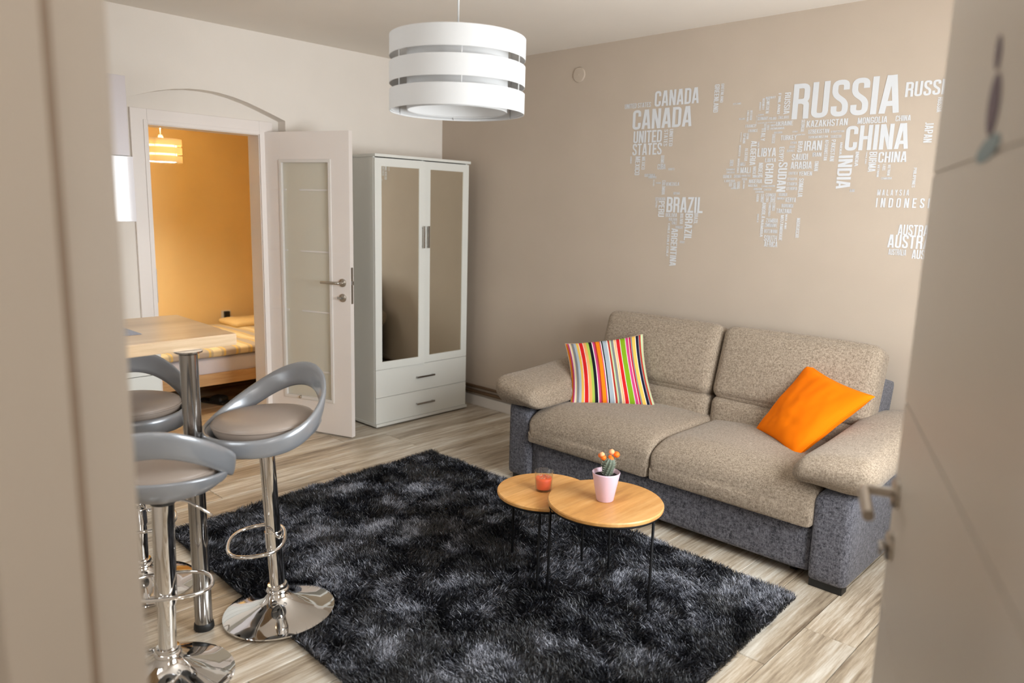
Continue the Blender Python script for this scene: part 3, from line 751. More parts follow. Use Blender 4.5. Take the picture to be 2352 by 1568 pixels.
for i, l in enumerate(WORDS.split('\n')):
    tx, k, q0, q1, q2, q3 = l.split(); word(tx, k == 'r', float(q0), float(q1), float(q2), float(q3), wm, -.0012)

# ------------------------------------------------------------------ sofa
sf = empty('sofa', (2.64, -.5, 0), 0, 'two-seat sofa in beige weave on a charcoal tweed base against the map wall', 'sofa')
SO = Vector((2.64, -.5, 0))
def place(mb, p, rot=None):
    Mx = Matrix.Translation(Vector(p) - SO)
    if rot: Mx = Mx @ Matrix.Rotation(math.radians(rot[1]), 4, rot[0])
    return mb.xf(Mx)
place(softbox(1.56, .74, .205, .025, n=10), (2.64, -.575, .142)).build('base', M['sofa_grey'], sf, True)
place(softbox(1.46, .17, .68, .04, n=10), (2.63, -.13, .45)).build('back_frame', M['sofa_grey'], sf, True)
for sx, xc in ((-1, 1.782), (1, 3.500)):
    def shp(p, e, sx=sx):
        # inner edge low, outer edge higher; outside face flares slightly
        top = .5 + .5 * e.z; p.z += top * (.022 * sx * e.x + .02 * (e.y))
        return p
    place(softbox(.160, .86, .41, .028, n=10, shape=shp), (xc, -.54, .232)).build('arm_body', M['sofa_grey'], sf, True)
    def shp2(p, e, sx=sx):
        y = e.y                                            # -1 front, 1 back
        p.z += .030 * (.5 + .5 * y) + .010 * math.sin(y * 3)
        p.z += -.012 * e.x ** 2 + .026 * sx * e.x
        p.x *= 1 - .10 * (1 + y) * .5
        if e.z < 0: p.z -= .018 * math.sin((e.x * sx + .2) * 2.2) * (-e.z)
        return p
    place(softbox(.330, .93, .125, .058, (.012, .015, .018), n=22, shape=shp2), (xc - sx * .004, -.560, .515)).build('arm_pad', M['sofa_beige'], sf, True)
for i, (xa, xb) in enumerate(((1.862, 2.638), (2.642, 3.428))):
    wd_ = xb - xa
    def shp3(p, e, i=i):
        q = max(0, min(1, (-p.y - (.3325 - .20)) / .20)); k = .40 + .60 * (1 - q ** 2.5) ** .4      # the front nose rolls down
        p.z = -.095 + (p.z + .095) * k
        if e.z < 0 and e.y < 0: p.y = min(p.y, e.y * .3325)
        p.z += .010 * math.sin(5 * p.x + i) * (1 if e.z > 0 else 0) * .5
        return p
    place(softbox(wd_, .665, .190, .030, (.0, .008, .028), n=30, shape=shp3), ((xa + xb) / 2, -.652, .342)).build('seat_cushion', M['sofa_beige'], sf, True)
for i, (xa, xb) in enumerate(((1.85, 2.607), (2.613, 3.42))):
    place(softbox(xb - xa - .006, .15, .20, .045, (0, .02, .008), n=18), ((xa + xb) / 2, -.320, .455), ('X', -6)).build('lumbar_cushion', M['sofa_beige'], sf, True)
    def shp4(p, e, i=i):
        if i == 1: p.x += .02 * e.z * 0
        p.x += (-.028 if i == 0 else .02) * (1 if (e.x < 0) == (i == 0) else 0) * e.z * -abs(e.x) * (1 if i == 0 else -1) * 0
        return p
    place(softbox(xb - xa - .004, .165, .385, .05, (0, .026, .010), n=24, shape=shp4), ((xa + xb) / 2, -.262, .722), ('X', -17)).build('back_cushion', M['sofa_beige'], sf, True)
place(softbox(.030, .20, .30, .014, n=6), (3.400, -.165, .60), ('X', -14)).build('back_side_panel', M['sofa_grey'], sf, True)
place(softbox(.030, .20, .30, .014, n=6), (1.868, -.165, .60), ('X', -14)).build('back_side_panel', M['sofa_grey'], sf, True)
for x0, x1, y0, y1 in ((1.735, 1.845, -.955, -.90), (1.735, 1.845, -.20, -.14), (3.43, 3.565, -.955, -.90), (3.43, 3.565, -.20, -.14)):
    MB().box(x0 - SO.x, x1 - SO.x, y0 - SO.y, y1 - SO.y, 0, .034, .003).build('foot', M['black_plastic'], sf)
for xx in (2.05, 3.33): MB().tube([(xx - .012 - SO.x, -.86 - SO.y, .020), (xx + .012 - SO.x, -.86 - SO.y, .020)], .020, 16).build('castor', M['black_plastic'], sf)

# ------------------------------------------------------------------ throw pillows
def pillow(name, BL, BR, TR, TL, thick, mat, label, group, hint, seed, n=40):
    BL, BR, TR, TL = map(Vector, (BL, BR, TR, TL)); c = (BL + BR + TR + TL) / 4
    nrm = ((BR - BL).cross(TL - BL)).normalized()
    if nrm.dot(Vector(hint)) < 0: nrm = -nrm
    v = []; f = []; uvs = []; k = n + 1
    for side in (1, -1):
        for j in range(k):
            for i in range(k):
                s, t = i / n, j / n; a, b = 2 * s - 1, 2 * t - 1
                # edges draw in between the corners
                a2 = a * (1 - (.085 * (1 - b * b))); b2 = b * (1 - (.085 * (1 - a * a))); s2, t2 = (a2 + 1) / 2, (b2 + 1) / 2
                p = BL * (1 - s2) * (1 - t2) + BR * s2 * (1 - t2) + TR * s2 * t2 + TL * (1 - s2) * t2
                h = (max(0, (1 - a * a)) * max(0, (1 - b * b))) ** .42
                w = noise.noise(Vector((s * 3.2 + seed, t * 3.2, side))) * .010 + noise.noise(Vector((s * 9 + seed, t * 9, side))) * .003
                edge = .003 + 0 * s
                v.append(p + nrm * side * (edge + thick / 2 * h + w * min(1, h * 1.6)) - c); uvs.append((s, t))
    for side in (0, 1):
        o = side * k * k
        for j in range(n):
            for i in range(n):
                q = (o + j * k + i, o + j * k + i + 1, o + (j + 1) * k + i + 1, o + (j + 1) * k + i); f.append(q if side == 0 else q[::-1])
    rim = [j for j in range(k)] + [j * k + n for j in range(1, k)] + [n * k + i for i in range(n - 1, -1, -1)] + [j * k for j in range(n - 1, 0, -1)]
    for i in range(len(rim)):
        a, b = rim[i], rim[(i + 1) % len(rim)]; f.append((b, a, a + k * k, b + k * k))
    me = bpy.data.meshes.new('cover'); me.from_pydata([tuple(q) for q in v], [], f); me.materials.append(mat)
    ul = me.uv_layers.new(name='UVMap')
    for p in me.polygons:
        p.use_smooth = True
        for li, vi in zip(p.loop_indices, p.vertices): ul.data[li].uv = uvs[vi]
    e = bpy.data.objects.new(name, me); link(e); e.location = c; tag(e, label, 'cushion', group)
    # seam piping round the rim
    pts = [(v[a] + v[a + k * k]) / 2 for a in rim[::2]]
    MB().tube(pts, .0035, 6, closed=True).build('seam', mat if name == 'throw_pillow' and seed == 2 else M['seam'], e, True)
    return e
M['seam'] = plain('pale_seam', srgb(214, 190, 160), .85)
pillow('throw_pillow', (1.972, -.752, .432), (2.345, -.470, .437), (2.175, -.385, .826), (1.772, -.575, .735), .135, M['stripes'], 'square cushion with many thin multicoloured stripes at the left end of the sofa', None, (.7, -.7, .2), 1)
pillow('throw_pillow', (2.919, -.455, .447), (3.228, -.712, .440), (3.485, -.560, .748), (3.100, -.330, .795), .125, M['orange_cloth'], 'plain bright orange square cushion leaning on the right half of the sofa', None, (-.3, -.9, .3), 2)

# ------------------------------------------------------------------ rug
def rug():
    cs = [Vector((1.105, -1.020, 0)), Vector((1.185, -2.655, 0)), Vector((3.500, -2.735, 0)), Vector((3.450, -1.120, 0))]
    cen = sum(cs, Vector()) / 4
    e = empty('shag_rug', tuple(cen), 0, 'dark navy and silver shaggy rug on the wooden floor before the sofa', 'rug')
    nb = 26; v = []
    def B(s, t):
        p = cs[0] * (1 - s) * (1 - t) + cs[3] * s * (1 - t) + cs[2] * s * t + cs[1] * (1 - s) * t; return p
    k = nb + 1
    for z in (.001, .010):
        for j in range(k):
            for i in range(k): v.append(B(.006 + .988 * i / nb, .006 + .988 * j / nb) - cen + Vector((0, 0, z)))
    f = []
    for j in range(nb):
        for i in range(nb): q = (j * k + i, j * k + i + 1, (j + 1) * k + i + 1, (j + 1) * k + i); f.append(q); f.append(tuple(a + k * k for a in q[::-1]))
    rim = [j for j in range(k)] + [j * k + nb for j in range(1, k)] + [nb * k + i for i in range(nb - 1, -1, -1)] + [j * k for j in range(nb - 1, 0, -1)]
    for i in range(len(rim)): a, b = rim[i], rim[(i + 1) % len(rim)]; f.append((a, b, b + k * k, a + k * k))
    mesh('backing', v, f, M['rug_back'], e)
    rs = np.random.RandomState(3); n = 420000
    s = rs.rand(n); t = rs.rand(n)
    P = np.array([tuple(c) for c in (cs[0], cs[3], cs[2], cs[1])])[:, :2]
    X = (P[0][None] * ((1 - s) * (1 - t))[:, None] + P[1][None] * (s * (1 - t))[:, None] + P[2][None] * (s * t)[:, None] + P[3][None] * ((1 - s) * t)[:, None])
    # smooth value noise by random grids
    def vn(xy, cell, seed):
        r = np.random.RandomState(seed); g = r.rand(400, 400); q = (xy + 20) / cell; i = np.floor(q).astype(int); f = q - i; f = f * f * (3 - 2 * f); i %= 399
        a = g[i[:, 0], i[:, 1]]; b = g[i[:, 0] + 1, i[:, 1]]; c = g[i[:, 0], i[:, 1] + 1]; d = g[i[:, 0] + 1, i[:, 1] + 1]
        return (a * (1 - f[:, 0]) + b * f[:, 0]) * (1 - f[:, 1]) + (c * (1 - f[:, 0]) + d * f[:, 0]) * f[:, 1]
    big = .34 * vn(X, .26, 11) + .36 * vn(X, .11, 12) + .30 * vn(X, .05, 13)
    ang = 6.283 * (.6 * vn(X, .22, 21) + .4 * vn(X, .07, 22)) * 1.6 + rs.randn(n) * 1.0
    clump = vn(X, .018, 31)
    L = .027 + .011 * rs.rand(n); press = np.hypot(X[:, 0] - 2.140, X[:, 1] + 2.634) < .207; L = np.where(press, .004, L); lean = .10 + .55 * vn(X, .10, 41) + .60 * rs.rand(n)
    dx = np.cos(ang) * np.sin(lean) * L; dy = np.sin(ang) * np.sin(lean) * L; dz = np.cos(lean) * L
    wdt = .0006 + .0009 * rs.rand(n); pa = rs.rand(n) * 6.283; wx = np.cos(pa) * wdt; wy = np.sin(pa) * wdt
    V = np.zeros((n, 5, 3)); X = X - np.array([cen.x, cen.y])
    V[:, 0] = np.stack([X[:, 0] - wx, X[:, 1] - wy, np.full(n, .008)], 1); V[:, 1] = np.stack([X[:, 0] + wx, X[:, 1] + wy, np.full(n, .008)], 1)
    mx, my, mz = X[:, 0] + dx * .42, X[:, 1] + dy * .42, .008 + dz * .62
    V[:, 2] = np.stack([mx + wx, my + wy, mz], 1); V[:, 3] = np.stack([mx - wx, my - wy, mz], 1)
    V[:, 4] = np.stack([X[:, 0] + dx, X[:, 1] + dy, .008 + dz * .95], 1)
    me = bpy.data.meshes.new('pile'); me.vertices.add(n * 5); me.vertices.foreach_set('co', V.reshape(-1))
    base = (np.arange(n) * 5)[:, None]; li = np.concatenate([base + np.array([[0, 1, 2, 3]]), base + np.array([[3, 2, 4]])], 1).reshape(-1)
    me.loops.add(n * 7); me.loops.foreach_set('vertex_index', li.astype(np.int32)); me.polygons.add(n * 2)
    st = (np.arange(n) * 7)[:, None] + np.array([[0, 4]]); me.polygons.foreach_set('loop_start', st.reshape(-1).astype(np.int32))
    me.update(calc_edges=True)
    at = me.attributes.new('tone', 'FLOAT', 'POINT')
    tone = np.clip(np.maximum(big - .46, -.1) * 2.3 + .235 + rs.randn(n) * .30 + (clump - .5) * .55 + (vn(X, .008, 32) - .5) * .4, 0, 1)  # broad light patches put pile sheen into the colour; the speckle is random
    tv = np.repeat(tone[:, None], 5, 1) * np.array([[.35, .35, .9, .9, 1.05]]); at.data.foreach_set('value', np.clip(tv, 0, 1).reshape(-1).astype(np.float32))  # roots darkened, tips lightened: shade inside the pile put into the tone
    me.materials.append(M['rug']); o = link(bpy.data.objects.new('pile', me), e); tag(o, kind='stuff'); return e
rug()

# ------------------------------------------------------------------ nesting coffee tables
def coffee(cx, cy, h, r, legs, label):
    e = empty('coffee_table', (cx, cy, 0), 0, label, 'coffee table', 'round nesting tables on the rug')
    th = .018
    MB().lathe([(0, h - th), (r - .006, h - th), (r - .001, h - th + .003), (r, h - th + .007), (r, h - .004), (r - .003, h), (0, h)], 72).build('table_top', M['oak'], e, True, 35)
    rp = [(math.cos(2 * math.pi * i / 56) * (r - .010), math.sin(2 * math.pi * i / 56) * (r - .010), h - th - .005) for i in range(56)]
    MB().tube(rp, .005, 8, closed=True).build('ring_frame', M['black_metal'], e, True)
    for a in legs:
        a = math.radians(a); x, y = math.cos(a) * (r - .012), math.sin(a) * (r - .012); tx, ty = -math.sin(a) * .022, math.cos(a) * .022
        pts = [(x + tx, y + ty, h - th - .004), (x + tx * .45, y + ty * .45, .035), (x + tx * .25, y + ty * .25, .014), (x, y, .010), (x - tx * .25, y - ty * .25, .014), (x - tx * .45, y - ty * .45, .035), (x - tx, y - ty, h - th - .004)]
        # slim hairpin: the two rods almost touch
        pts = [(x + (p[0] - x) * .18, y + (p[1] - y) * .18, p[2]) for p in pts]
        MB().tube([pts[0], pts[1], pts[3]], .0054, 8).build('leg', M['black_metal'], e, True)
    return e
TB = coffee(2.902, -1.677, .412, .222, (222, 3, 118), 'larger and taller round oak coffee table carrying the potted cactus')
TS = coffee(2.607, -1.690, .372, .197, (176, 304, 66), 'smaller and lower round oak coffee table carrying the orange candle')
def jar():
    e = empty('candle_jar', (2.606, -1.700, .372), 0, 'orange candle in a clear glass jar on the smaller coffee table', 'candle')
    MB().lathe([(0, 0), (.026, 0), (.0285, .003), (.0325, .070), (.0335, .0735), (.0315, .0745), (.0300, .070), (.0268, .010), (.024, .008), (0, .008)], 48).build('glass_jar', M['glass'], e, True, 60)
    MB().lathe([(0, .0085), (.0255, .0085), (.0290, .048), (.027, .050), (0, .049)], 40).build('wax', M['wax'], e, True, 50)
    rs = random.Random(1); mb = MB()
    for i in range(26):
        a = rs.random() * 6.28; r = .022 * rs.random() ** .5; x, y = r * math.cos(a), r * math.sin(a)
        d = Vector((rs.uniform(-1, 1), rs.uniform(-1, 1), .5)).normalized() * .006
        mb.tube([(x, y, .0505), (x + d.x, y + d.y, .0515 + d.z)], [.0018, .0006], 5)
    o = mb.build('dried_petals', M['petal'], e); tag(o, kind='stuff')
    MB().tube([(0, 0, .049), (.001, 0, .060)], .0008, 6).build('wick', M['soil'], e)
    e.scale = (1.17, 1.17, 1.12)
M['petal'] = plain('dried_petals', srgb(226, 176, 146), .8, noise_amt=.3)
jar()
def cactus():
    e = empty('potted_cactus', (2.901, -1.680, .412), 0, 'small cactus with orange blooms in a pale pink pot on the larger coffee table', 'plant')
    MB().lathe([(0, 0), (.030, 0), (.033, .003), (.0525, .108), (.0535, .112), (.0520, .114), (.0485, .110), (.0450, .094), (0, .094)], 64).build('pot', M['pot'], e, True, 60)
    MB().lathe([(0, .099), (.020, .101), (.047, .098)], 40).build('soil', M['soil'], e, True)
    # ribbed body wider towards the top
    prof = [(.010, .095), (.0165, .104), (.0215, .118), (.0250, .138), (.0258, .152), (.0215, .165), (.012, .172), (.0, .174)]
    n = 80; v = []; f = []; m = len(prof)
    for i in range(n):
        a = 2 * math.pi * i / n; k = .88 * (1 + .12 * math.cos(a * 10))
        for r, z in prof: v.append((.004 + r * k * math.cos(a + (z - .1) * 9) + (z - .1) * .12, r * k * math.sin(a + (z - .1) * 9), z))
    for i in range(n):
        for q in range(m - 1): f.append((i * m + q, ((i + 1) % n) * m + q, ((i + 1) % n) * m + q + 1, i * m + q + 1))
    body = mesh('cactus_body', v, f, M['cactus'], e, True)
    mb = MB()
    for i in range(10):
        for q in range(1, 7):
            z = .100 + q * .0095; r = np.interp(z, [p[1] for p in prof[:6]], [p[0] for p in prof[:6]]) * .99; a = 2 * math.pi * i / 10 - (z - .1) * 9 * 0
            a = 2 * math.pi * i / 10 + (z - .1) * 9
            c = Vector((.004 + r * math.cos(a) + (z - .1) * .12, r * math.sin(a), z))
            for da in (-.5, 0, .5):
                d = Vector((math.cos(a + da), math.sin(a + da), .3)) * .006; mb.tube([c, c + d], .0004, 3)
    o = mb.build('spines', M['spine'], body); tag(o, kind='stuff')
    for x, y, z, r, mt in ((-.022, -.010, .170, .0105, 'bloom_pale'), (.002, .012, .177, .0110, 'bloom_pale'), (-.012, -.016, .160, .0105, 'bloom'), (-.030, -.006, .166, .0090, 'bloom'), (.016, -.014, .156, .0105, 'bloom'), (.024, .008, .168, .0120, 'bloom'), (.006, -.002, .160, .008, 'bloom')):
        x, y = x * .72 - y * .69 * 0 + .006, y
        bm = bmesh.new(); bmesh.ops.create_icosphere(bm, subdivisions=3, radius=r)
        for q in bm.verts: q.co = q.co * (1 + .10 * noise.noise(q.co * 400)) + Vector((x * 1.0 + .0, y + x * .9, z + .013))
        bm.verts.index_update(); mesh('bloom', [q.co.copy() for q in bm.verts], [[q.index for q in g.verts] for g in bm.faces], M[mt], e, True); bm.free()
cactus()

# ------------------------------------------------------------------ pendant lamp
def pendant(name, loc, r, h, top, mat, label, glow=False):
    e = empty(name, loc, 0, label, 'lamp')
    bh = h * .275; gp = (h - 3 * bh) / 2
    for k in range(3):
        z = k * (bh + gp); MB().lathe([(r - .0015, z), (r, z), (r, z + bh), (r - .0015, z + bh)], 96, closed=True).build('shade_band', mat, e, True, 40)
    ri = r * .745
    MB().lathe([(ri - .0012, .004), (ri, .004), (ri, h - .004), (ri - .0012, h - .004)], 96, closed=True).build('inner_shade', mat, e, True, 40)
    for k in range(6):
        a = math.radians(60 * k + 21); x, y = math.cos(a) * (r - .005), math.sin(a) * (r - .005)
        MB().tube([(x, y, .002), (x, y, h - .002)], .0018, 8).build('strut', M['shade'], e, True)
    fr_ = MB()
    for z in (h - .006, .006):
        for rr_ in (ri - .002, r - .003):
            fr_.tube([(math.cos(2 * math.pi * i / 48) * rr_, math.sin(2 * math.pi * i / 48) * rr_, z) for i in range(48)], .0016, 6, closed=True)
    for k in range(3):
        a = math.radians(120 * k + 21); fr_.tube([(math.cos(a) * .02, math.sin(a) * .02, h - .006), (math.cos(a) * (r - .003), math.sin(a) * (r - .003), h - .006)], .0016, 6)
    fr_.tube([(math.cos(2 * math.pi * i / 24) * .021, math.sin(2 * math.pi * i / 24) * .021, h - .006) for i in range(24)], .0016, 6, closed=True)
    fr_.build('wire_frame', M['shade'], e, True)
    MB().lathe([(0, h + .03), (.012, h + .03), (.019, h + .01), (.019, h - .045), (0, h - .045)], 24).build('socket', M['bulb'], e, True, 40)
    MB().lathe([(0, h - .045), (.013, h - .047), (.018, h - .075), (.029, h - .10), (.030, h - .115), (.022, h - .135), (0, h - .143)], 28).build('bulb', M['glow'] if glow else M['bulb'], e, True)
    MB().tube([(0, 0, h + .028), (0, 0, top - loc[2] - .02)], .003, 10).build('cord', M['shade'], e, True)
    MB().lathe([(0, 0), (.045, 0), (.042, -.018), (.02, -.028), (0, -.028)], 32, (0, 0, top - loc[2])).build('ceiling_rose', M['white'], e, True, 40)
    return e
pendant('pendant_lamp', (2.573, -2.172, 1.812), .2240, .236, CEIL, M['shade'], 'white drum pendant lamp of three stacked fabric bands in the living room')
pendant('pendant_lamp', (-1.14, -1.67, 1.770), .138, .163, 2.40, M['lit_shade'], 'lit banded pendant lamp glowing yellow in the bedroom beyond the door', True)

# ------------------------------------------------------------------ bar table
bt = empty('bar_table', (1.76, -3.45, 0), 0, 'high bar table with a pale oak top and a round steel leg', 'table')
def tb(x, y, z): return (x - 1.76, y + 3.45, z)
top = [(1.468, -2.678), (2.028, -2.704), (2.085, -4.11), (1.480, -4.32)]
v = []; 
for z in (1.008, 1.048): v += [tb(x, y, z) for x, y in top]
bm = bmesh.new(); vs = [bm.verts.new(p) for p in v]
for q in ((0, 1, 2, 3), (7, 6, 5, 4), (0, 4, 5, 1), (1, 5, 6, 2), (2, 6, 7, 3), (3, 7, 4, 0)): bm.faces.new([vs[i] for i in q])
bmesh.ops.recalc_face_normals(bm, faces=bm.faces[:]); bmesh.ops.bevel(bm, geom=bm.edges[:], offset=.003, segments=2, affect='EDGES')
me = bpy.data.meshes.new('table_top'); bm.to_mesh(me); bm.free(); me.materials.append(M['oak_pale']); o = link(bpy.data.objects.new('table_top', me), bt)
lx, ly = 2.0395, -2.873
for (x, y) in ((lx, ly),):
    lg = MB().tube([tb(x, y, .022), tb(x - .004, y - .006, 1.008)], .0295, 36).build('leg', M['steel'], bt, True, 50)
    MB().lathe([(0, 0), (.033, 0), (.035, .004), (.033, .022), (.030, .026), (0, .026)], 32, tb(x, y, 0)).build('foot_cap', M['black_plastic'], lg, True, 40)
    MB().lathe([(0, 0), (.045, 0), (.045, -.005), (.031, -.012), (0, -.012)], 32, tb(x - .004, y - .006, 1.009)).build('mounting_plate', M['steel'], lg, True, 40)
pm = MB().box(-.14, .14, -.21, .21, 0, .002).build('placemat', M['mat_grey'] if 'mat_grey' in M else M['satin_grey'])
M['mat_grey'] = fabric('grey_woven_mat', srgb(118, 120, 134), srgb(160, 160, 170), 200, .3); pm.data.materials[0] = M['mat_grey']
pm.location = (1.72, -3.17, 1.0485); tag(pm, 'grey woven placemat lying on the bar table', 'placemat')

# ------------------------------------------------------------------ bar stools
def stool_proto():
    e = empty('bar_stool', (0, 0, 0)); e['category'] = 'stool'; e['group'] = 'bar stools round the high table'
    MB().lathe([(0, 0), (.197, 0), (.200, .003), (.199, .007), (.185, .012), (.150, .020), (.112, .031), (.075, .046), (.050, .062), (.038, .078), (.0345, .088), (0, .088)], 96).build('base', M['chrome'], e, True, 50)
    MB().lathe([(.026, .084), (.040, .084), (.042, .090), (.039, .097), (.036, .099), (.037, .106), (.034, .112), (.027, .113)], 48).build('collar', M['chrome'], e, True, 40)
    return e
def stool(loc, az, seat_dz, tilt, join, label, lever_az, foot=0):
    """az: direction of the backrest; tilt: (x, y) lean; join: height where the outer tube ends"""
    e = stool_proto(); e['label'] = label; e.location = loc
    e.rotation_euler = (tilt[0], tilt[1], az - math.pi / 2)
    H = .644 + seat_dz
    MB().lathe([(0, .10), (.0272, .10), (.0272, H), (0, H)], 40).build('column', M['chrome'], e, True, 40)
    if join: MB().lathe([(.0273, join), (.0325, join + .001), (.0325, H - .02), (.0273, H - .018)], 40).build('column_sleeve', M['chrome'], e, True, 40)
    # footrest: flattened loop carried by a clamp round the column
    fz = .288; pts = []
    for i in range(48):
        a = 2 * math.pi * i / 48; c, s = math.cos(a), math.sin(a)
        k = (abs(c) ** 2.6 + abs(s) ** 2.6) ** (-1 / 2.6)
        w = .132 * (1 + .06 * s); pts.append((w * k * c, -.058 + .098 * k * s, fz + .004 * s))
    fr_ = MB().tube(pts, .0065, 12, closed=True); fr_.tube([(0, -.0, fz), (0, .036, fz)], .006, 10)
    fr_.xf(Matrix.Rotation(foot, 4, 'Z'))
    ft = fr_.build('footrest', M['chrome'], e, True)
    MB().lathe([(.0274, fz - .03), (.0305, fz - .03), (.0305, fz + .03), (.0274, fz + .03)], 32, closed=True).build('clamp', M['chrome'], ft, True, 40)
    # seat plate and gas lever
    MB().lathe([(0, H - .030), (.035, H - .030), (.060, H - .004), (.060, H), (0, H)], 32).build('seat_plate', M['black_plastic'], e, True, 40)
    la = lever_az - (az - math.pi / 2)
    MB().tube([(0, 0, H - .018), (.07 * math.cos(la), .07 * math.sin(la), H - .018), (.085 * math.cos(la), .085 * math.sin(la), H - .022), (.155 * math.cos(la), .155 * math.sin(la), H - .058)], .0042, 10).build('lever', M['chrome'], e, True)
    # bowl
    z = H
    bowl = MB().lathe([(0, z - .006), (.055, z - .006), (.100, z + .004), (.150, z + .022), (.186, z + .050), (.203, z + .078), (.201, z + .086), (.192, z + .086), (.176, z + .058), (.140, z + .036), (.09, z + .022), (0, z + .018)], 72)
    for q in bowl.v:
        r = math.hypot(q.x, q.y)
        if r > 1e-6:
            b = q.y / r; q.z += (max(0, (r - .10)) / .10) * (.010 * b - .004)
            if b > 0: k = 1 - .10 * b * (max(0, r - .12) / .08); q.x *= 1; q.y *= k
    bowl.build('seat_shell', M['silver'], e, True)
    # backrest hoop: rises from the bowl front to a high back
    n = 96; m = 14; v = []; f = []
    for i in range(n):
        a = 2 * math.pi * i / n; c, s = math.cos(a), math.sin(a); up = .5 + .5 * s           # s=1 at the back
        zc = z + .046 + .170 * up ** 2.3
        rx, ry = .202 - .002 * up, .198 + .014 * up; hh = .030 + .012 * up; th = .0105
        tilt_o = .25 * up
        for j in range(m):
            b = 2 * math.pi * j / m; cb, sb = math.cos(b), math.sin(b)
            k = (abs(cb) ** 3 + abs(sb) ** 3) ** (-1 / 3); o = th * k * cb + (hh * k * sb) * tilt_o; zz_ = hh * k * sb
            v.append((c * (rx + o), s * (ry + o), zc + zz_))
    for i in range(n):
        for j in range(m): f.append((i * m + j, ((i + 1) % n) * m + j, ((i + 1) % n) * m + (j + 1) % m, i * m + (j + 1) % m))
    mesh('backrest_hoop', v, f, M['silver'], e, True)
    cu = MB().lathe([(0, z + .030), (.150, z + .040), (.168, z + .064), (.175, z + .084), (.174, z + .096), (.167, z + .106), (.138, z + .114), (.08, z + .117), (0, z + .117)], 72)
    cp = cu.build('seat_cushion', M['taupe_pad'], e, True)
    MB().tube([(math.cos(2 * math.pi * i / 64) * .1765, math.sin(2 * math.pi * i / 64) * .1735, z + .092) for i in range(64)], .0035, 8, closed=True).build('piping', M['taupe_pad'], cp, True)
    return e
R = math.radians
stool((2.140, -2.634, .012), R(104), 0, (R(1.6), R(-2.0)), None, 'bar stool nearest the white glazed door, its chrome base overlapping the rug', R(225), R(-45))
stool((2.245, -3.080, 0), R(-28), -.026, (R(.4), R(-1.1)), .262, 'bar stool in front of the high table, backrest towards the viewer', R(40))
stool((1.574, -2.910, 0), R(158), .0, (0, 0), None, 'bar stool on the far side of the high table, half hidden by the door jamb', R(0))

# ------------------------------------------------------------------ kitchen bits along the left wall
ch = empty('drawer_chest', (.22, -2.80, 0), 0, 'low white chest of drawers behind the bar stools by the bedroom door', 'chest of drawers')
MB().box(-.205, .195, -.44, .44, .05, .735, .002).build('carcass', M['white_mel'], ch)
MB().box(-.19, .17, -.42, .42, 0, .05).build('plinth', M['white_mel'], ch)
MB().box(-.21, .220, -.445, .445, .735, .755, .002).build('top_board', M['white_mel'], ch)
for z0, z1 in ((.58, .730), (.41, .576), (.235, .406), (.055, .231)):
    d = MB().box(.195, .213, -.438, .438, z0, z1, .0015).build('drawer', M['white_mel'], ch)
    MB().box(.213, .225, -.06, .06, (z0 + z1) / 2 - .005, (z0 + z1) / 2 + .005, .001).build('handle', M['steel'], d)
wc = empty('wall_cabinet', (.15, -2.80, 1.386), 0, 'white wall cabinet with a bright glossy lower flap left of the bedroom door', 'cabinet')
MB().box(-.148, .125, -.44, .395, .002, .735, .002).build('carcass', M['white_mel'], wc)
MB().box(.125, .145, -.44, .398, .338, .737, .0015).build('upper_door', M['satin_grey'], wc)
MB().box(.125, .160, -.44, .408, .0, .334, .0015).build('lower_flap', M['gloss_white'], wc)
sw = MB().box(-.004, .004, -.040, .040, -.040, .040, .002).build('switch_plate', M['white']); sw.location = (.0045, -1.05, 1.08)
bpy.data.objects.remove(sw)

# ------------------------------------------------------------------ bedroom
bd_ = empty('bed', (-1.33, -1.25, 0), 0, 'bed with a birch side rail seen through the bedroom door', 'bed')
def bb(nm, x0, x1, y0, y1, z0, z1, mat, bev=.004): return MB().box(x0 + 1.33, x1 + 1.33, y0 + 1.25, y1 + 1.25, z0, z1, bev).build(nm, mat, bd_)
bb('side_rail', -.765, -.740, -2.15, -.16, .176, .262, M['bed_wood']); bb('side_rail', -1.925, -1.90, -2.15, -.16, .176, .262, M['bed_wood'])
bb('foot_board', -1.925, -.740, -2.185, -2.15, .10, .36, M['bed_wood']); bb('head_board', -1.925, -.740, -.16, -.12, .05, .80, M['bed_wood'])
for x in (-.80, -1.88):
    for y in (-2.13, -.20): bb('leg', x - .03, x + .03, y - .03, y + .03, 0, .18, M['bed_wood'])
bb('slat_base', -1.90, -.765, -2.15, -.16, .20, .225, M['bed_wood'])
mt = softbox(1.13, 1.97, .14, .035, (0, 0, .01), n=12); mt.xf(Matrix.Translation((0, .095, .30))).build('mattress', M['sheet'], bd_, True)
bl = softbox(1.16, 1.80, .055, .024, (0, 0, .012), n=30, shape=lambda p, e: Vector((p.x, p.y, p.z + .006 * noise.noise(Vector((p.x * 6, p.y * 6, 0)))))) 
bo = bl.build('bedspread', M['blanket'], None, True); bo.location = (-1.325, -1.22, .408); tag(bo, 'yellow and grey patchwork bedspread covering the bed', 'bedspread')
fd = softbox(.34, .50, .045, .02, (0, 0, .01), n=16, shape=lambda p, e: Vector((p.x, p.y, p.z + .01 * noise.noise(Vector((p.x * 9, p.y * 9, 3))))))
fo = fd.build('folded_throw', M['throw'] if 'throw' in M else M['sheet'], None, True); M['throw'] = plain('cream_throw', srgb(226, 196, 140), .9); fo.data.materials[0] = M['throw']
fo.location = (-1.70, -.72, .466); tag(fo, 'folded cream throw at the wall side of the bed', 'throw')
so = empty('wall_socket', (-1.95, -.855, .500), 0, 'socket with a black plug low on the yellow bedroom wall', 'socket')
MB().box(0, .008, -.045, .040, -.042, .042, .003).build('face_plate', M['white'], so)
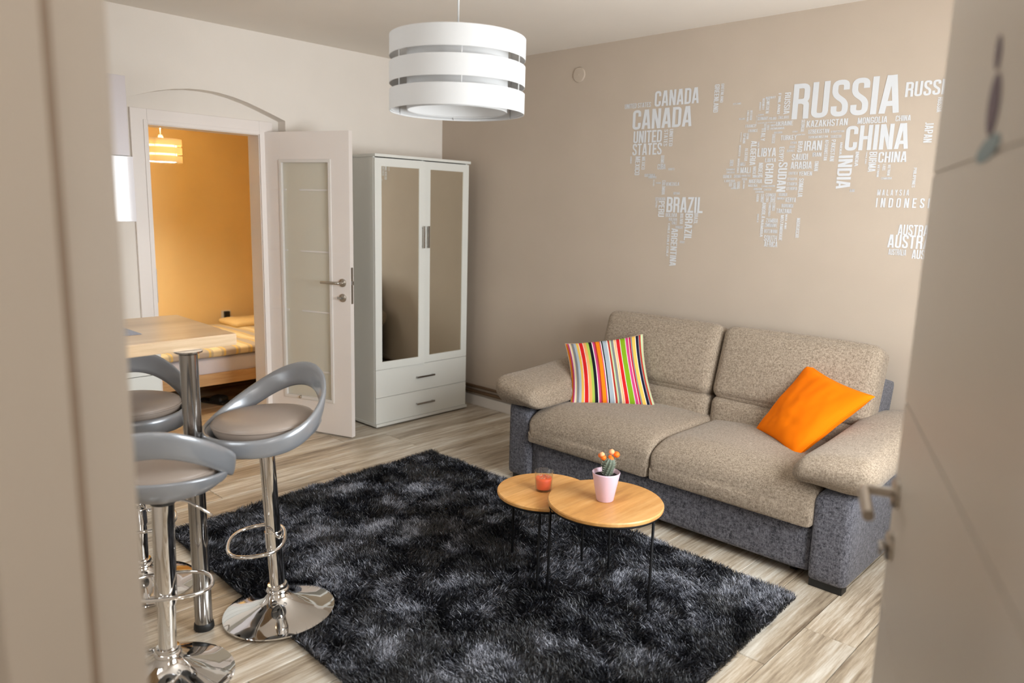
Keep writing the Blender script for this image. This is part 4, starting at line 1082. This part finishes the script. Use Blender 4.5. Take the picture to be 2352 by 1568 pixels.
MB().box(.008, .040, -.026, .020, -.030, .036, .006).build('plug', M['black_plastic'], so)
MB().tube([(.03, .012, -.02), (.04, .04, -.01), (.035, .07, -.05), (.02, .11, -.10)], .0025, 8).build('cable', M['white'], so, True)
for i, (x, y, a, lab) in enumerate(((-.905, -1.475, 25, 'black slipper on the bedroom floor under the edge of the bed, left one'), (-.89, -1.18, -10, 'black slipper under the bed, half hidden by the door jamb'))):
    e = empty('slipper', (x, y, 0), R(a), lab, 'slipper', 'black slippers beside the bed')
    softbox(.25, .095, .022, .010, n=10, shape=lambda p, e_: Vector((p.x, p.y * (1 - .25 * max(0, -e_.x)), p.z))).xf(Matrix.Translation((0, 0, .012))).build('sole', M['black_plastic'], e, True)
    softbox(.11, .10, .045, .020, (0, 0, .006), n=10).xf(Matrix.Translation((.05, 0, .034))).build('strap', M['black_plastic'], e, True)

# ------------------------------------------------------------------ sticker on the entrance door: abstract dark blob over a blue swash
st = empty('door_sticker', (0, 0, 0), 0, 'small dark purple and blue sticker high on the open entrance door', 'sticker')
st.matrix_world = d2.matrix_basis @ Matrix.Translation((EW - .42, .0016, 1.63))
def disc(pts, mat, nm): 
    m = MB(); n = len(pts); m.add([(a, .0, b) for a, b in pts] + [(a, .0006, b) for a, b in pts], [tuple(range(n)), tuple(range(n, 2 * n))[::-1]] + [(i, (i + 1) % n, n + (i + 1) % n, n + i) for i in range(n)]); return m.build(nm, mat, st)
M['sticker_purple'] = plain('sticker_purple', srgb(92, 72, 86), .5); M['sticker_blue'] = plain('sticker_blue', srgb(128, 146, 150), .5)
def ell(cx, cz, rx, rz, rot=0): return [(cx + rx * math.cos(t) * math.cos(rot) - rz * math.sin(t) * math.sin(rot), cz + rx * math.cos(t) * math.sin(rot) + rz * math.sin(t) * math.cos(rot)) for t in [2 * math.pi * i / 24 for i in range(24)]]

disc(ell(0, 0, .030, .034), M['sticker_purple'], 'blob'); disc(ell(.012, .058, .014, .020, -.3), M['sticker_purple'], 'blob')
disc(ell(0, -.048, .060, .013, -.1), M['sticker_blue'], 'swash')
